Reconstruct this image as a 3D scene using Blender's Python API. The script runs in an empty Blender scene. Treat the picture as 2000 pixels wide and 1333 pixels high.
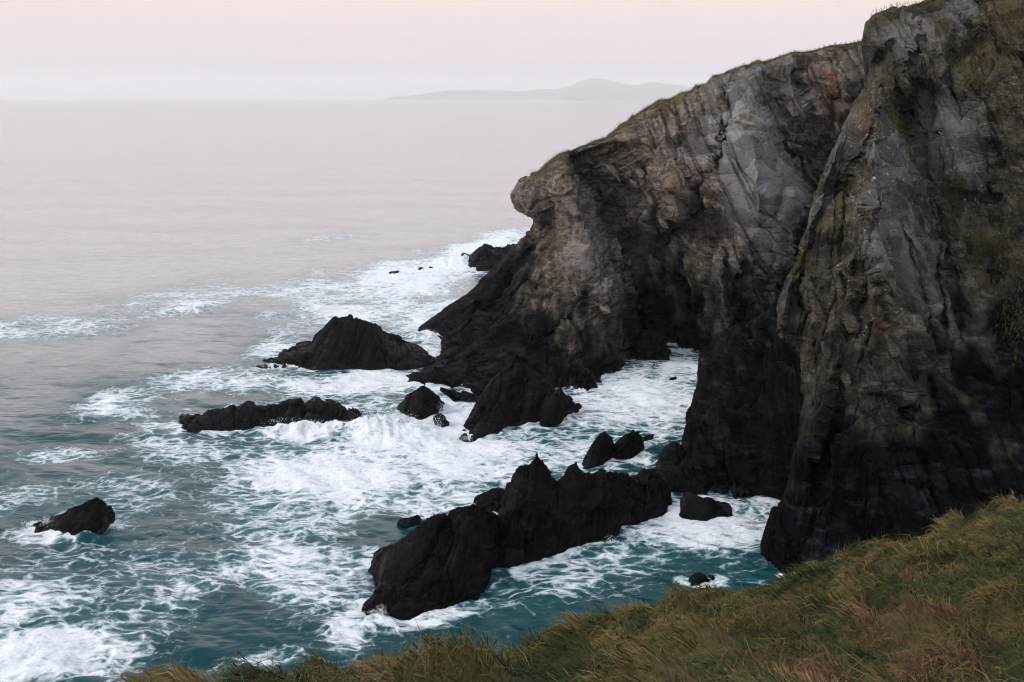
import bpy, math
import numpy as np

# ------------------------------------------------------------------ camera, sky, sun, exposure
scene = bpy.context.scene
COL = scene.collection
H_EYE = 30.0                 # eye height above the sea (m)
F = 2222.0                   # focal length in pixels of a 2000 px wide frame (40 mm lens)
PITCH = math.atan((666.5 - 191.0) / F)
SP, CP = math.sin(PITCH), math.cos(PITCH)

cam_d = bpy.data.cameras.new('camera')
cam_d.lens = 40.0
cam_d.sensor_width = 36.0
cam_d.clip_start = 0.2
cam_d.clip_end = 120000.0
cam = bpy.data.objects.new('camera', cam_d)
cam.location = (0, 0, H_EYE)
cam.rotation_euler = (math.pi / 2 - PITCH, 0, 0)
COL.objects.link(cam)
scene.camera = cam

SUN_AZ = math.radians(-112)   # from the view direction, negative = to the left (and a little behind)
SUN_EL = math.radians(36)
world = bpy.data.worlds.new('World')
scene.world = world
world.use_nodes = True
wn, wl = world.node_tree.nodes, world.node_tree.links
wn.clear()
w_out = wn.new('ShaderNodeOutputWorld')
w_bg = wn.new('ShaderNodeBackground')
w_bg2 = wn.new('ShaderNodeBackground')
w_add = wn.new('ShaderNodeAddShader')
w_sky = wn.new('ShaderNodeTexSky')
w_sky.sky_type = 'NISHITA'
w_sky.sun_disc = False
w_sky.sun_elevation = math.radians(3.0)
w_sky.sun_rotation = SUN_AZ
w_sky.air_density = 1.0
w_sky.dust_density = 2.0
w_bg2.inputs['Strength'].default_value = 0.05
wl.new(w_sky.outputs[0], w_bg2.inputs['Color'])
w_tc = wn.new('ShaderNodeTexCoord')
w_sep = wn.new('ShaderNodeSeparateXYZ')
wl.new(w_tc.outputs['Generated'], w_sep.inputs[0])
w_map = wn.new('ShaderNodeMapRange')      # sine of elevation, -0.05..1
w_map.inputs['From Min'].default_value = 0.0
w_map.inputs['From Max'].default_value = 0.5
wl.new(w_sep.outputs['Z'], w_map.inputs['Value'])
w_noi = wn.new('ShaderNodeTexNoise')
w_noi.inputs['Scale'].default_value = 3.0
w_noi.inputs['Detail'].default_value = 4.0
w_mp = wn.new('ShaderNodeMapping')
w_mp.inputs['Scale'].default_value = (1, 1, 14)
wl.new(w_tc.outputs['Generated'], w_mp.inputs[0])
wl.new(w_mp.outputs[0], w_noi.inputs['Vector'])
w_ns = wn.new('ShaderNodeMath'); w_ns.operation = 'MULTIPLY_ADD'
w_ns.inputs[1].default_value = 0.025
w_ns.inputs[2].default_value = -0.0125
wl.new(w_noi.outputs['Fac'], w_ns.inputs[0])
w_sum = wn.new('ShaderNodeMath'); w_sum.operation = 'ADD'
wl.new(w_map.outputs[0], w_sum.inputs[0]); wl.new(w_ns.outputs[0], w_sum.inputs[1])
w_r = wn.new('ShaderNodeValToRGB')
cr = w_r.color_ramp
cr.interpolation = 'EASE'
stops = [(0.0, (0.45, 0.445, 0.495)), (0.045, (0.46, 0.435, 0.485)), (0.085, (0.53, 0.46, 0.495)),
         (0.165, (0.605, 0.485, 0.495)), (0.27, (1.17, 1.04, 1.08)), (0.46, (1.42, 1.30, 1.36)), (0.72, (1.10, 1.03, 1.10)), (1.0, (0.76, 0.78, 0.89))]
while len(cr.elements) < len(stops):
    cr.elements.new(0.5)
for e, (p, c) in zip(cr.elements, stops):
    e.position = p
    e.color = (*c, 1)
wl.new(w_sum.outputs[0], w_r.inputs[0])
wl.new(w_r.outputs[0], w_bg.inputs['Color'])
w_bg.inputs['Strength'].default_value = 1.05
wl.new(w_bg.outputs[0], w_add.inputs[0]); wl.new(w_bg2.outputs[0], w_add.inputs[1])
wl.new(w_add.outputs[0], w_out.inputs['Surface'])

sun_d = bpy.data.lights.new('sun', 'SUN')
sun_d.energy = 1.5
sun_d.angle = math.radians(18)
sun_d.color = (1.0, 0.94, 0.88)
sun = bpy.data.objects.new('sun', sun_d)
COL.objects.link(sun)
from mathutils import Vector
sdir = Vector((math.sin(SUN_AZ) * math.cos(SUN_EL), math.cos(SUN_AZ) * math.cos(SUN_EL), math.sin(SUN_EL)))
sun.rotation_euler = sdir.to_track_quat('Z', 'Y').to_euler()
sun.location = (-60, -20, 90)

vs = scene.view_settings
vs.view_transform = 'Standard'
vs.look = 'None'
vs.exposure = 0.4
vs.gamma = 1.0
vs.use_curve_mapping = False
scene.cycles.use_denoising = True
scene.cycles.filter_width = 1.1
scene.cycles.max_bounces = 4
scene.cycles.diffuse_bounces = 2
scene.cycles.glossy_bounces = 2
scene.cycles.transmission_bounces = 2
scene.cycles.volume_bounces = 2
scene.cycles.use_adaptive_sampling = True
scene.cycles.adaptive_threshold = 0.03

# ------------------------------------------------------------------ numpy tools
rng = np.random.default_rng(11)


def ray(px, py):
    """Direction with y = 1 of the sight line through photo point (px, py)."""
    px = np.asarray(px, float); py = np.asarray(py, float)
    a = (px - 1000.0) / F
    b = -(py - 666.5) / F
    fy = CP + b * SP
    fz = -SP + b * CP
    return a / fy, fz / fy


def at(px, py, Y):
    rx, rz = ray(px, py)
    Y = np.asarray(Y, float)
    return np.stack(np.broadcast_arrays(rx * Y, Y, H_EYE + rz * Y), -1)


def S(px, py, k=1.0):
    """Distance ahead at which that sight line meets the sea."""
    _, rz = ray(px, py)
    return -H_EYE / rz * k


def project(P):
    x, y, z = P[..., 0], P[..., 1], P[..., 2] - H_EYE
    d = y * CP - z * SP
    return 1000 + F * x / d, 666.5 - F * (y * SP + z * CP) / d


PERM = rng.integers(0, 2 ** 31, 4096).astype(np.int64)
RND = rng.random((4096, 8))
GRAD = rng.normal(size=(4096, 3)); GRAD /= np.linalg.norm(GRAD, axis=1, keepdims=True)


def hsh(i, j, k):
    a = PERM[i & 4095]
    b = PERM[(j + a) & 4095]
    return PERM[(k + b) & 4095] & 4095


def perlin_exact(p, period):
    f = np.floor(p)
    i = f.astype(np.int64)
    t = p - f
    u = t * t * t * (t * (t * 6 - 15) + 10)
    out = 0
    for dx in (0, 1):
        wx = u[..., 0] if dx else 1 - u[..., 0]
        for dy in (0, 1):
            wy = u[..., 1] if dy else 1 - u[..., 1]
            for dz in (0, 1):
                wz = u[..., 2] if dz else 1 - u[..., 2]
                g = GRAD[hsh((i[..., 0] + dx) % period, (i[..., 1] + dy) % period, (i[..., 2] + dz) % period)]
                out = out + wx * wy * wz * (g[..., 0] * (t[..., 0] - dx) + g[..., 1] * (t[..., 1] - dy) + g[..., 2] * (t[..., 2] - dz))
    return out * 1.5


NP_, NS_ = 24, 5                                  # a tiling block of gradient noise, sampled trilinearly
_g = np.arange(NP_ * NS_) / NS_
NB3 = perlin_exact(np.stack(np.meshgrid(_g, _g, _g, indexing='ij'), -1).reshape(-1, 3), NP_).astype(np.float32)


def perlin(p):
    n = NP_ * NS_
    t = np.asarray(p, np.float32) * np.float32(NS_)
    f = np.floor(t)
    i = f.astype(np.int32)
    t = t - f
    x0, y0, z0 = i[..., 0] % n, i[..., 1] % n, i[..., 2] % n
    x1, y1, z1 = (x0 + 1) % n, (y0 + 1) % n, (z0 + 1) % n
    x0 = x0 * (n * n); x1 = x1 * (n * n); y0 = y0 * n; y1 = y1 * n
    u, v, w = t[..., 0], t[..., 1], t[..., 2]
    a = NB3[x0 + y0 + z0] * (1 - w) + NB3[x0 + y0 + z1] * w
    b = NB3[x0 + y1 + z0] * (1 - w) + NB3[x0 + y1 + z1] * w
    c = NB3[x1 + y0 + z0] * (1 - w) + NB3[x1 + y0 + z1] * w
    d = NB3[x1 + y1 + z0] * (1 - w) + NB3[x1 + y1 + z1] * w
    a = a * (1 - v) + b * v
    c = c * (1 - v) + d * v
    return a * (1 - u) + c * u


def fbm(p, octaves=4, gain=0.5):
    o, a = 0, 1.0
    for k in range(octaves):
        o = o + a * perlin(p * 2.03 ** k + 17.3 * k)
        a *= gain
    return o


def cells(p):
    """Voronoi cells: id row, offset vector from the cell's point, distance to the border."""
    base = np.floor(p).astype(np.int64)
    n = p.shape[0]
    d1 = np.full(n, 9e9); d2 = np.full(n, 9e9)
    cid = np.zeros(n, np.int64); off = np.zeros((n, 3))
    for dx in (-1, 0, 1):
        for dy in (-1, 0, 1):
            for dz in (-1, 0, 1):
                c = base + (dx, dy, dz)
                h = hsh(c[:, 0], c[:, 1], c[:, 2])
                v = p - (c + RND[h, :3])
                d = (v * v).sum(1)
                nearer = d < d1
                d2 = np.where(nearer, d1, np.minimum(d2, d))
                d1 = np.where(nearer, d, d1)
                cid = np.where(nearer, h, cid)
                off[nearer] = v[nearer]
    return cid, off, np.sqrt(d2) - np.sqrt(d1)


def facets(p, tilt=0.6):
    """Broken-rock relief: each cell is a tilted plane with a step to its neighbours, about -1..1."""
    cid, off, edge = cells(p)
    g = (RND[cid, 3:6] - 0.5) * 2
    return (RND[cid, 6] - 0.5) * 1.2 + tilt * (g * off).sum(1) - 0.35 * np.exp(-edge * 14.0), edge, cid


def frame(strike, dip):
    """Rotation to bedding coordinates: the third axis is the pole of the bedding."""
    a, d = math.radians(strike), math.radians(dip)
    s = np.array([math.cos(a), math.sin(a), 0.0])
    dn = np.array([-math.sin(a) * math.cos(d), math.cos(a) * math.cos(d), -math.sin(d)])
    return np.stack([s, dn, np.cross(s, dn)], 0)


def pole(x, y, z):
    """Bedding coordinates from the pole of the bedding planes; the second axis runs down the dip."""
    n = np.array([x, y, z], float); n /= np.linalg.norm(n)
    s = np.cross(n, [0.0, 0.0, 1.0]); s /= np.linalg.norm(s)
    return np.stack([s, np.cross(n, s), n], 0)


def along(PX, PY, poly):
    """Distance of photo points from a polyline."""
    d = np.full(PX.shape, 9e9)
    for (x0, y0), (x1, y1) in zip(poly[:-1], poly[1:]):
        vx, vy = x1 - x0, y1 - y0
        t = np.clip(((PX - x0) * vx + (PY - y0) * vy) / (vx * vx + vy * vy), 0, 1)
        d = np.minimum(d, np.hypot(PX - x0 - t * vx, PY - y0 - t * vy))
    return d


def grid_normals(P):
    du = np.gradient(P, axis=1); dv = np.gradient(P, axis=0)
    n = np.cross(du, dv)
    n /= np.linalg.norm(n, axis=-1, keepdims=True) + 1e-9
    return n


def smooth2(a, k):
    for _ in range(k):
        b = np.pad(a, ((1, 1), (1, 1), (0, 0)), mode='edge')
        a = (b[1:-1, 1:-1] * 2 + b[:-2, 1:-1] + b[2:, 1:-1] + b[1:-1, :-2] + b[1:-1, 2:]) / 6
    return a


def rbf(ctrl, X, lam=1e-3):
    """Thin-plate interpolation. ctrl rows (x, y, value), X (n, 2)."""
    c = np.asarray(ctrl, float)
    q, v = c[:, :2], c[:, 2]

    def phi(r2):
        return 0.5 * r2 * np.log(r2 + 1e-9)
    n = len(q)
    A = np.zeros((n + 3, n + 3))
    A[:n, :n] = phi(((q[:, None] - q[None]) ** 2).sum(-1)) + lam * np.eye(n)
    A[:n, n] = 1; A[:n, n + 1:] = q
    A[n, :n] = 1; A[n + 1:, :n] = q.T
    w = np.linalg.solve(A, np.concatenate([v, np.zeros(3)]))
    out = w[n] + X @ w[n + 1:]
    for k in range(n):
        out = out + w[k] * phi(((X - q[k]) ** 2).sum(-1))
    return out


def sstep(a, b, x):
    t = np.clip((x - a) / (b - a), 0, 1)
    return t * t * (3 - 2 * t)


def mesh_from(name, V, faces, mat, parent=None, attrs=None, smooth=True, colors=None):
    """faces: (n,4) or (n,3) int array. One mesh object."""
    me = bpy.data.meshes.new(name)
    V = np.ascontiguousarray(V, np.float32)
    k = faces.shape[1]
    me.vertices.add(len(V)); me.vertices.foreach_set('co', V.ravel())
    me.loops.add(faces.size); me.loops.foreach_set('vertex_index', faces.astype(np.int32).ravel())
    me.polygons.add(len(faces))
    me.polygons.foreach_set('loop_start', (np.arange(len(faces)) * k).astype(np.int32))
    me.update(calc_edges=True)
    me.polygons.foreach_set('use_smooth', np.full(len(faces), smooth))
    for an, av in (attrs or {}).items():
        a = me.attributes.new(an, 'FLOAT', 'POINT')
        a.data.foreach_set('value', np.ascontiguousarray(av, np.float32).ravel())
    if colors is not None:
        a = me.attributes.new('tint', 'FLOAT_COLOR', 'POINT')
        c4 = np.ones((len(V), 4), np.float32); c4[:, :3] = colors
        a.data.foreach_set('color', c4.ravel())
    me.materials.append(mat)
    o = bpy.data.objects.new(name, me)
    COL.objects.link(o)
    if parent is not None:
        o.parent = parent
        o.matrix_parent_inverse = parent.matrix_world.inverted()
    return o


def grid_faces(nv, nu, flip=False):
    i = np.arange(nv - 1)[:, None] * nu + np.arange(nu - 1)[None]
    i = i.ravel()
    f = np.stack([i, i + 1, i + nu + 1, i + nu], 1)
    return f[:, ::-1] if flip else f


def tag(o, label=None, cat=None, group=None, kind=None):
    if label: o['label'] = label
    if cat: o['category'] = cat
    if group: o['group'] = group
    if kind: o['kind'] = kind
    return o


def empty(name, loc):
    o = bpy.data.objects.new(name, None)
    o.location = [float(v) for v in loc]
    o.empty_display_size = 0.5
    COL.objects.link(o)
    bpy.context.view_layer.update()
    return o


# ------------------------------------------------------------------ materials
class Nodes:
    def __init__(self, name):
        self.m = bpy.data.materials.new(name)
        self.m.use_nodes = True
        self.n = self.m.node_tree.nodes
        self.l = self.m.node_tree.links
        self.bsdf = self.n['Principled BSDF']
        self.out = self.n['Material Output']

    def put(self, sock, v):
        if isinstance(v, bpy.types.NodeSocket):
            self.l.new(v, sock)
        elif isinstance(v, tuple) and len(v) == 3 and sock.type == 'RGBA':
            sock.default_value = (*v, 1)
        else:
            sock.default_value = v

    def node(self, t, **kw):
        return self.n.new(t)

    def coord(self):
        return self.node('ShaderNodeTexCoord').outputs['Object']

    def attr(self, name, out='Fac'):
        a = self.node('ShaderNodeAttribute'); a.attribute_name = name
        return a.outputs[out]

    def mapping(self, v, scale=(1, 1, 1), rot=(0, 0, 0), loc=(0, 0, 0)):
        m = self.node('ShaderNodeMapping')
        self.put(m.inputs['Vector'], v)
        m.inputs['Scale'].default_value = scale
        m.inputs['Rotation'].default_value = rot
        m.inputs['Location'].default_value = loc
        return m.outputs[0]

    def noise(self, v, scale, detail=4, rough=0.55, dist=0.0, out='Fac'):
        t = self.node('ShaderNodeTexNoise')
        self.put(t.inputs['Vector'], v)
        t.inputs['Scale'].default_value = scale
        t.inputs['Detail'].default_value = detail
        t.inputs['Roughness'].default_value = rough
        t.inputs['Distortion'].default_value = dist
        return t.outputs[out]

    def voro(self, v, scale, feature='DISTANCE_TO_EDGE', rand=1.0):
        t = self.node('ShaderNodeTexVoronoi')
        t.feature = feature
        self.put(t.inputs['Vector'], v)
        t.inputs['Scale'].default_value = scale
        t.inputs['Randomness'].default_value = rand
        return t.outputs['Distance']

    def math(self, op, a, b=0.0, c=0.0, clamp=False):
        m = self.node('ShaderNodeMath'); m.operation = op; m.use_clamp = clamp
        self.put(m.inputs[0], a); self.put(m.inputs[1], b); self.put(m.inputs[2], c)
        return m.outputs[0]

    def ramp(self, v, a, b, lo=0.0, hi=1.0, smooth=True):
        m = self.node('ShaderNodeMapRange')
        m.interpolation_type = 'SMOOTHSTEP' if smooth else 'LINEAR'
        self.put(m.inputs['Value'], v)
        self.put(m.inputs['From Min'], a); self.put(m.inputs['From Max'], b)
        self.put(m.inputs['To Min'], lo); self.put(m.inputs['To Max'], hi)
        return m.outputs[0]

    def mix(self, f, a, b):
        m = self.node('ShaderNodeMix'); m.data_type = 'RGBA'
        self.put(m.inputs[0], f); self.put(m.inputs[6], a); self.put(m.inputs[7], b)
        return m.outputs[2]

    def vadd(self, a, b, scale=1.0):
        s = self.node('ShaderNodeVectorMath'); s.operation = 'MULTIPLY_ADD'
        self.put(s.inputs[0], b); s.inputs[1].default_value = (scale, scale, scale); self.put(s.inputs[2], a)
        return s.outputs[0]

    def bump(self, h, strength=0.5, dist=0.1, normal=None):
        b = self.node('ShaderNodeBump')
        b.inputs['Strength'].default_value = strength
        b.inputs['Distance'].default_value = dist
        self.put(b.inputs['Height'], h)
        if normal is not None: self.put(b.inputs['Normal'], normal)
        return b.outputs[0]


def rock_material(name, dark, mid, light, ochre, strata_rot, wet_shade_col=(0.0019, 0.0022, 0.0029), sheen=(0.6, 0.012)):
    N = Nodes(name)
    co = N.coord()
    st = N.mapping(co, scale=(0.5, 0.5, 2.4), rot=strata_rot)
    big = N.noise(co, 0.16, 4, 0.55)
    med = N.noise(co, 0.9, 5, 0.6)
    streak = N.noise(st, 1.0, 6, 0.62, 0.6)
    fine = N.noise(co, 5.0, 6, 0.7)
    c = N.mix(N.ramp(big, 0.36, 0.64), dark, mid)
    c = N.mix(N.ramp(streak, 0.50, 0.72, 0, 0.8), c, light)
    c = N.mix(N.ramp(streak, 0.34, 0.46, 0.75, 0), c, dark)
    c = N.mix(N.ramp(N.noise(co, 0.33, 3), 0.55, 0.72, 0, 0.65), c, ochre)
    c = N.mix(N.ramp(med, 0.40, 0.66, 0, 0.5), c, light)
    c = N.mix(N.ramp(fine, 0.56, 0.72, 0, 0.5), c, light)
    c = N.mix(N.ramp(fine, 0.32, 0.50, 0.75, 0), c, (dark[0] * 0.5, dark[1] * 0.5, dark[2] * 0.5))
    c = N.mix(N.attr('pale'), c, N.mix(fine, (0.088, 0.089, 0.092), (0.205, 0.205, 0.206)))
    c = N.mix(N.attr('rust'), c, N.mix(med, (0.060, 0.030, 0.020), (0.125, 0.070, 0.050)))
    # lichen and droppings: small pale specks
    sp = N.math('MULTIPLY', N.ramp(N.noise(co, 3.2, 5, 0.7), 0.60, 0.66), N.attr('lichen'))
    c = N.mix(sp, c, (0.46, 0.44, 0.38))
    mo = N.math('MULTIPLY', N.attr('moss'), N.ramp(N.noise(co, 1.1, 5, 0.65), 0.36, 0.56))
    c = N.mix(mo, c, N.mix(fine, (0.022, 0.023, 0.011), (0.078, 0.062, 0.028)))
    jv = N.vadd(N.mapping(co, scale=(0.8, 0.8, 1.5), rot=strata_rot), N.noise(co, 0.8, 3, out='Color'), 0.5)
    vt = N.node('ShaderNodeTexVoronoi'); N.put(vt.inputs['Vector'], jv); vt.inputs['Scale'].default_value = 0.5
    blk = N.node('ShaderNodeSeparateColor'); N.put(blk.inputs[0], vt.outputs['Color'])
    tone = N.node('ShaderNodeHueSaturation'); N.put(tone.inputs['Color'], c); N.put(tone.inputs['Value'], N.ramp(blk.outputs[0], 0, 1, 0.62, 1.35, False))
    c = tone.outputs[0]
    crk = N.math('MULTIPLY', N.ramp(N.voro(jv, 0.5), 0.0, 0.05), N.ramp(N.attr('pale'), 0, 1, 1.0, 0.35, False))
    wet_shade = N.attr('wet_shade')  # wet rock, and the cove's shade painted in with the same dark
    wc = N.mix(N.ramp(streak, 0.50, 0.70), wet_shade_col, (wet_shade_col[0] * 4.2, wet_shade_col[1] * 4.3, wet_shade_col[2] * 4.4))
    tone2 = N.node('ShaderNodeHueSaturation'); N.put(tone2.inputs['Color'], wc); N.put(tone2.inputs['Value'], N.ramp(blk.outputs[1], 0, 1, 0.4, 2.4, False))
    c = N.mix(wet_shade, c, tone2.outputs[0])
    N.put(N.bsdf.inputs['Base Color'], c)
    N.put(N.bsdf.inputs['Roughness'], N.ramp(wet_shade, 0, 1, 0.9, sheen[0], False))
    N.put(N.bsdf.inputs['Specular IOR Level'], N.ramp(wet_shade, 0, 1, 0.06, sheen[1], False))
    hgt = N.math('ADD', N.math('MULTIPLY', N.noise(st, 2.4, 6, 0.7, 0.5), 0.6), N.math('MULTIPLY', N.noise(co, 3.5, 8, 0.72), 0.6))
    hgt = N.math('MULTIPLY_ADD', crk, 0.38, hgt)
    N.put(N.bsdf.inputs['Normal'], N.bump(hgt, 0.9, 0.26))
    return N.m


M_HEAD = rock_material('headland_rock', (0.0330, 0.0290, 0.0260), (0.1010, 0.0885, 0.0765), (0.2360, 0.2100, 0.1820), (0.1450, 0.1020, 0.0690), (0.5, 0.5, 0.3))
M_CLIFF = rock_material('cliff_rock', (0.0138, 0.0133, 0.0120), (0.0370, 0.0344, 0.0284), (0.1290, 0.1187, 0.0929), (0.0654, 0.0499, 0.0310), (0.2, -0.95, 0.0))
M_BLACK = rock_material('wet_black_rock', (0.0022, 0.0024, 0.0029), (0.0036, 0.0038, 0.0045), (0.009, 0.0093, 0.0102), (0.010, 0.0085, 0.0075), (0.4, 0.75, 0.2), sheen=(0.42, 0.045))


def turf_material():
    N = Nodes('turf')
    co = N.coord()
    a = N.noise(co, 0.5, 5, 0.6); b = N.noise(co, 4.0, 5, 0.7)
    c = N.mix(N.ramp(a, 0.38, 0.62), (0.040, 0.045, 0.016), (0.12, 0.095, 0.04))
    c = N.mix(N.ramp(b, 0.4, 0.7, 0, 0.7), c, (0.055, 0.048, 0.02))
    N.put(N.bsdf.inputs['Base Color'], c)
    N.bsdf.inputs['Roughness'].default_value = 0.95
    N.bsdf.inputs['Specular IOR Level'].default_value = 0.1
    N.put(N.bsdf.inputs['Normal'], N.bump(b, 1.0, 0.3))
    return N.m


M_TURF = turf_material()


def grass_material():
    N = Nodes('grass_blade')
    N.put(N.bsdf.inputs['Base Color'], N.attr('tint', 'Color'))
    N.bsdf.inputs['Roughness'].default_value = 0.7
    N.bsdf.inputs['Specular IOR Level'].default_value = 0.12
    return N.m


M_GRASS = grass_material()


def sea_material():
    N = Nodes('sea_water')
    co = N.coord()
    D = N.attr('foam')
    reflect_dull = N.attr('reflect_dull')        # sky reflection dulled in the material, towards the viewer and round the rocks

    def ridge(v, scale, detail=3, rough=0.55):
        n = N.noise(v, scale, detail, rough)
        return N.math('SUBTRACT', 1.0, N.math('MULTIPLY', N.math('ABSOLUTE', N.math('SUBTRACT', n, 0.5)), 4.2), clamp=True)
    wv = N.noise(co, 0.16, 3, 0.55, out='Color')
    q = N.vadd(co, wv, 4.0)
    wv2 = N.noise(q, 1.1, 3, 0.6, out='Color')
    q2 = N.vadd(q, wv2, 0.8)
    q3 = N.mapping(q2, scale=(0.55, 1.0, 1.0), rot=(0, 0, 0.35))
    r1 = ridge(q3, 0.28)
    r2 = ridge(q3, 0.85)
    r3 = ridge(q3, 2.3, 2)
    l2 = N.ramp(N.voro(q3, 0.95), 0.0, 0.24, 1, 0, False)
    l3 = N.ramp(N.voro(q3, 2.3), 0.0, 0.26, 1, 0, False)
    big = N.noise(q, 0.11, 4, 0.6)
    fin = N.noise(q3, 3.2, 6, 0.7)
    pat = N.math('MULTIPLY', r1, 0.26)
    pat = N.math('MULTIPLY_ADD', r2, 0.18, pat)
    pat = N.math('MULTIPLY_ADD', r3, 0.12, pat)
    pat = N.math('MULTIPLY_ADD', l2, 0.30, pat)
    pat = N.math('MULTIPLY_ADD', l3, 0.12, pat)
    pat = N.math('MULTIPLY_ADD', N.math('SUBTRACT', big, 0.5), 0.75, pat)
    pat = N.math('MULTIPLY_ADD', N.math('SUBTRACT', fin, 0.5), 0.42, pat)
    th = N.ramp(D, 0, 1, 1.02, -0.06, False)
    over = N.math('SUBTRACT', pat, th)
    foam = N.math('MULTIPLY', N.ramp(over, -0.07, 0.44), N.ramp(D, 0.03, 0.16))
    thin = N.math('MULTIPLY', N.ramp(over, -0.35, 0.15), N.ramp(D, 0.12, 0.6))
    deep = N.mix(reflect_dull, (0.0014, 0.028, 0.034), (0.0018, 0.034, 0.039))
    aer = (0.036, 0.145, 0.155)
    c = N.mix(N.math('MULTIPLY', thin, 0.6), deep, aer)
    midn = N.noise(q3, 0.75, 4, 0.6)
    white = N.mix(N.ramp(N.math('ADD', N.math('ADD', N.math('MULTIPLY', fin, 0.6), N.math('MULTIPLY', midn, 0.7)), N.math('MULTIPLY', r3, 0.15)), 0.36, 0.82), (0.22, 0.33, 0.365), (0.63, 0.66, 0.68))
    c = N.mix(N.math('MULTIPLY', foam, 0.96), c, white)
    N.put(N.bsdf.inputs['Base Color'], c)
    N.put(N.bsdf.inputs['Roughness'], N.ramp(foam, 0, 1, 0.08, 0.8, False))
    N.bsdf.inputs['IOR'].default_value = 1.333
    N.put(N.bsdf.inputs['Specular IOR Level'], N.ramp(reflect_dull, 0.0, 1.0, 0.85, 0.11))
    w1 = N.noise(N.mapping(co, scale=(0.42, 1.2, 1), rot=(0, 0, 0.12)), 0.5, 4, 0.55, 0.3)
    w2 = N.noise(N.mapping(co, scale=(0.5, 1.2, 1), rot=(0, 0, -0.15)), 1.7, 3, 0.55, 0.2)
    b1 = N.bump(w1, 0.26, 0.5)
    b2 = N.bump(w2, 0.30, 0.14, b1)
    b3 = N.bump(N.math('MULTIPLY', D, N.noise(co, 2.4, 5, 0.65)), 0.7, 0.30, b2)
    N.put(N.bsdf.inputs['Normal'], b3)
    return N.m


M_SEA = sea_material()


def plain(name, col, rough=0.9):
    N = Nodes(name)
    co = N.coord()
    N.put(N.bsdf.inputs['Base Color'], N.mix(N.noise(co, 0.004, 6), tuple(v * 0.6 for v in col), tuple(min(1, v * 1.4) for v in col)))
    N.bsdf.inputs['Roughness'].default_value = rough
    return N.m


M_HILL = plain('far_hill', (0.06, 0.065, 0.045))

# ------------------------------------------------------------------ rock builders
WATER_PTS = []               # where rock stands in or above the water, for the foam


def displace(P, N, amp, rots, size, seed, fine=None, weight=None):
    """Move grid points along N by broken-rock relief. size: big cell edge in metres; rots: one or two bedding frames."""
    sh = P.shape
    p = P.reshape(-1, 3); n = N.reshape(-1, 3)
    if not isinstance(rots, (list, tuple)):
        rots = [rots]
    tot = np.zeros(len(p))
    fw = 1.0 if fine is None else fine.ravel()
    for k, rot in enumerate(rots):
        q = p @ rot.T + seed * 13.7
        q = q + 0.09 * size * np.stack([perlin(q / size * 0.6 + j * 31.0) for j in range(3)], -1)
        q = q + 0.018 * size * np.stack([perlin(q / size * 3.1 + j * 11.0) for j in range(3)], -1)
        d = np.zeros(len(p))
        shift = 0.0
        for s, a, ani, tl in ((1.0, 1.05, (1.6, 2.4, 0.80), 1.15), (0.42, 0.25, (1.3, 2.4, 0.55), 1.0), (0.17, 0.10, (1.2, 2.2, 0.5), 0.9), (0.075, 0.055, (1.2, 1.8, 0.6), 0.8)):
            f, e, cid = facets(q / (size * s * np.array(ani)) + 5.1 * s, tl)
            d += a * f * (1.0 if s > 0.9 else fw)
            if s > 0.9:
                shift = shift + 0.8 * RND[cid, 1]
        for t, a in ((0.36, 0.62), (0.12, 0.22)):                  # bedding: slabs with sharp broken edges, faulted at the joints
            u = q[:, 2] / (size * t) + 0.14 * perlin(q / (size * t * np.array([5, 5, 9.0])) + 3) + shift
            i = np.floor(u).astype(np.int64)
            f = u - i
            h = hsh(i, i * 0 + 7, i * 0 + int(seed))
            d += a * ((RND[h, 0] - 0.5) * 0.9 + (f - 0.5) * (0.25 + 1.0 * RND[h, 1])) * (fw if t < 0.2 else 0.4 + 0.6 * fw)
        d += 0.05 * fw * fbm(p / (size * 0.22) + seed, 4, 0.6)
        w = 1.0 if len(rots) == 1 else (weight.ravel() if k else 1 - weight.ravel())
        tot += d * w
    return (p + n * (amp * tot)[:, None]).reshape(sh), None


def attrs_of(P, N, wet_shade_line, moss=0.0, lichen=0.3, seed=0.0, moss_up=(0.55, 0.8), soft=2.0):
    p = P.reshape(-1, 3); n = N.reshape(-1, 3)
    nz = fbm(p * 0.22 + seed, 4) * 3.4 + fbm(p * 1.1 + seed, 3) * 0.7
    drip = fbm(np.stack([p[:, 0] * 0.5, p[:, 1] * 0.5, p[:, 2] * 0.07 + seed], 1), 4)
    wet_shade = sstep(-soft, soft * 0.75, wet_shade_line.ravel() + nz * 1.3 + drip * soft * 0.9 - p[:, 2])
    up = sstep(moss_up[0], moss_up[1], n[:, 2])
    return dict(wet_shade=wet_shade, moss=np.clip(up * moss, 0, 1), lichen=np.full(len(p), lichen) * (1 - wet_shade),
                rust=np.zeros(len(p)), pale=np.zeros(len(p)))


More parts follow.
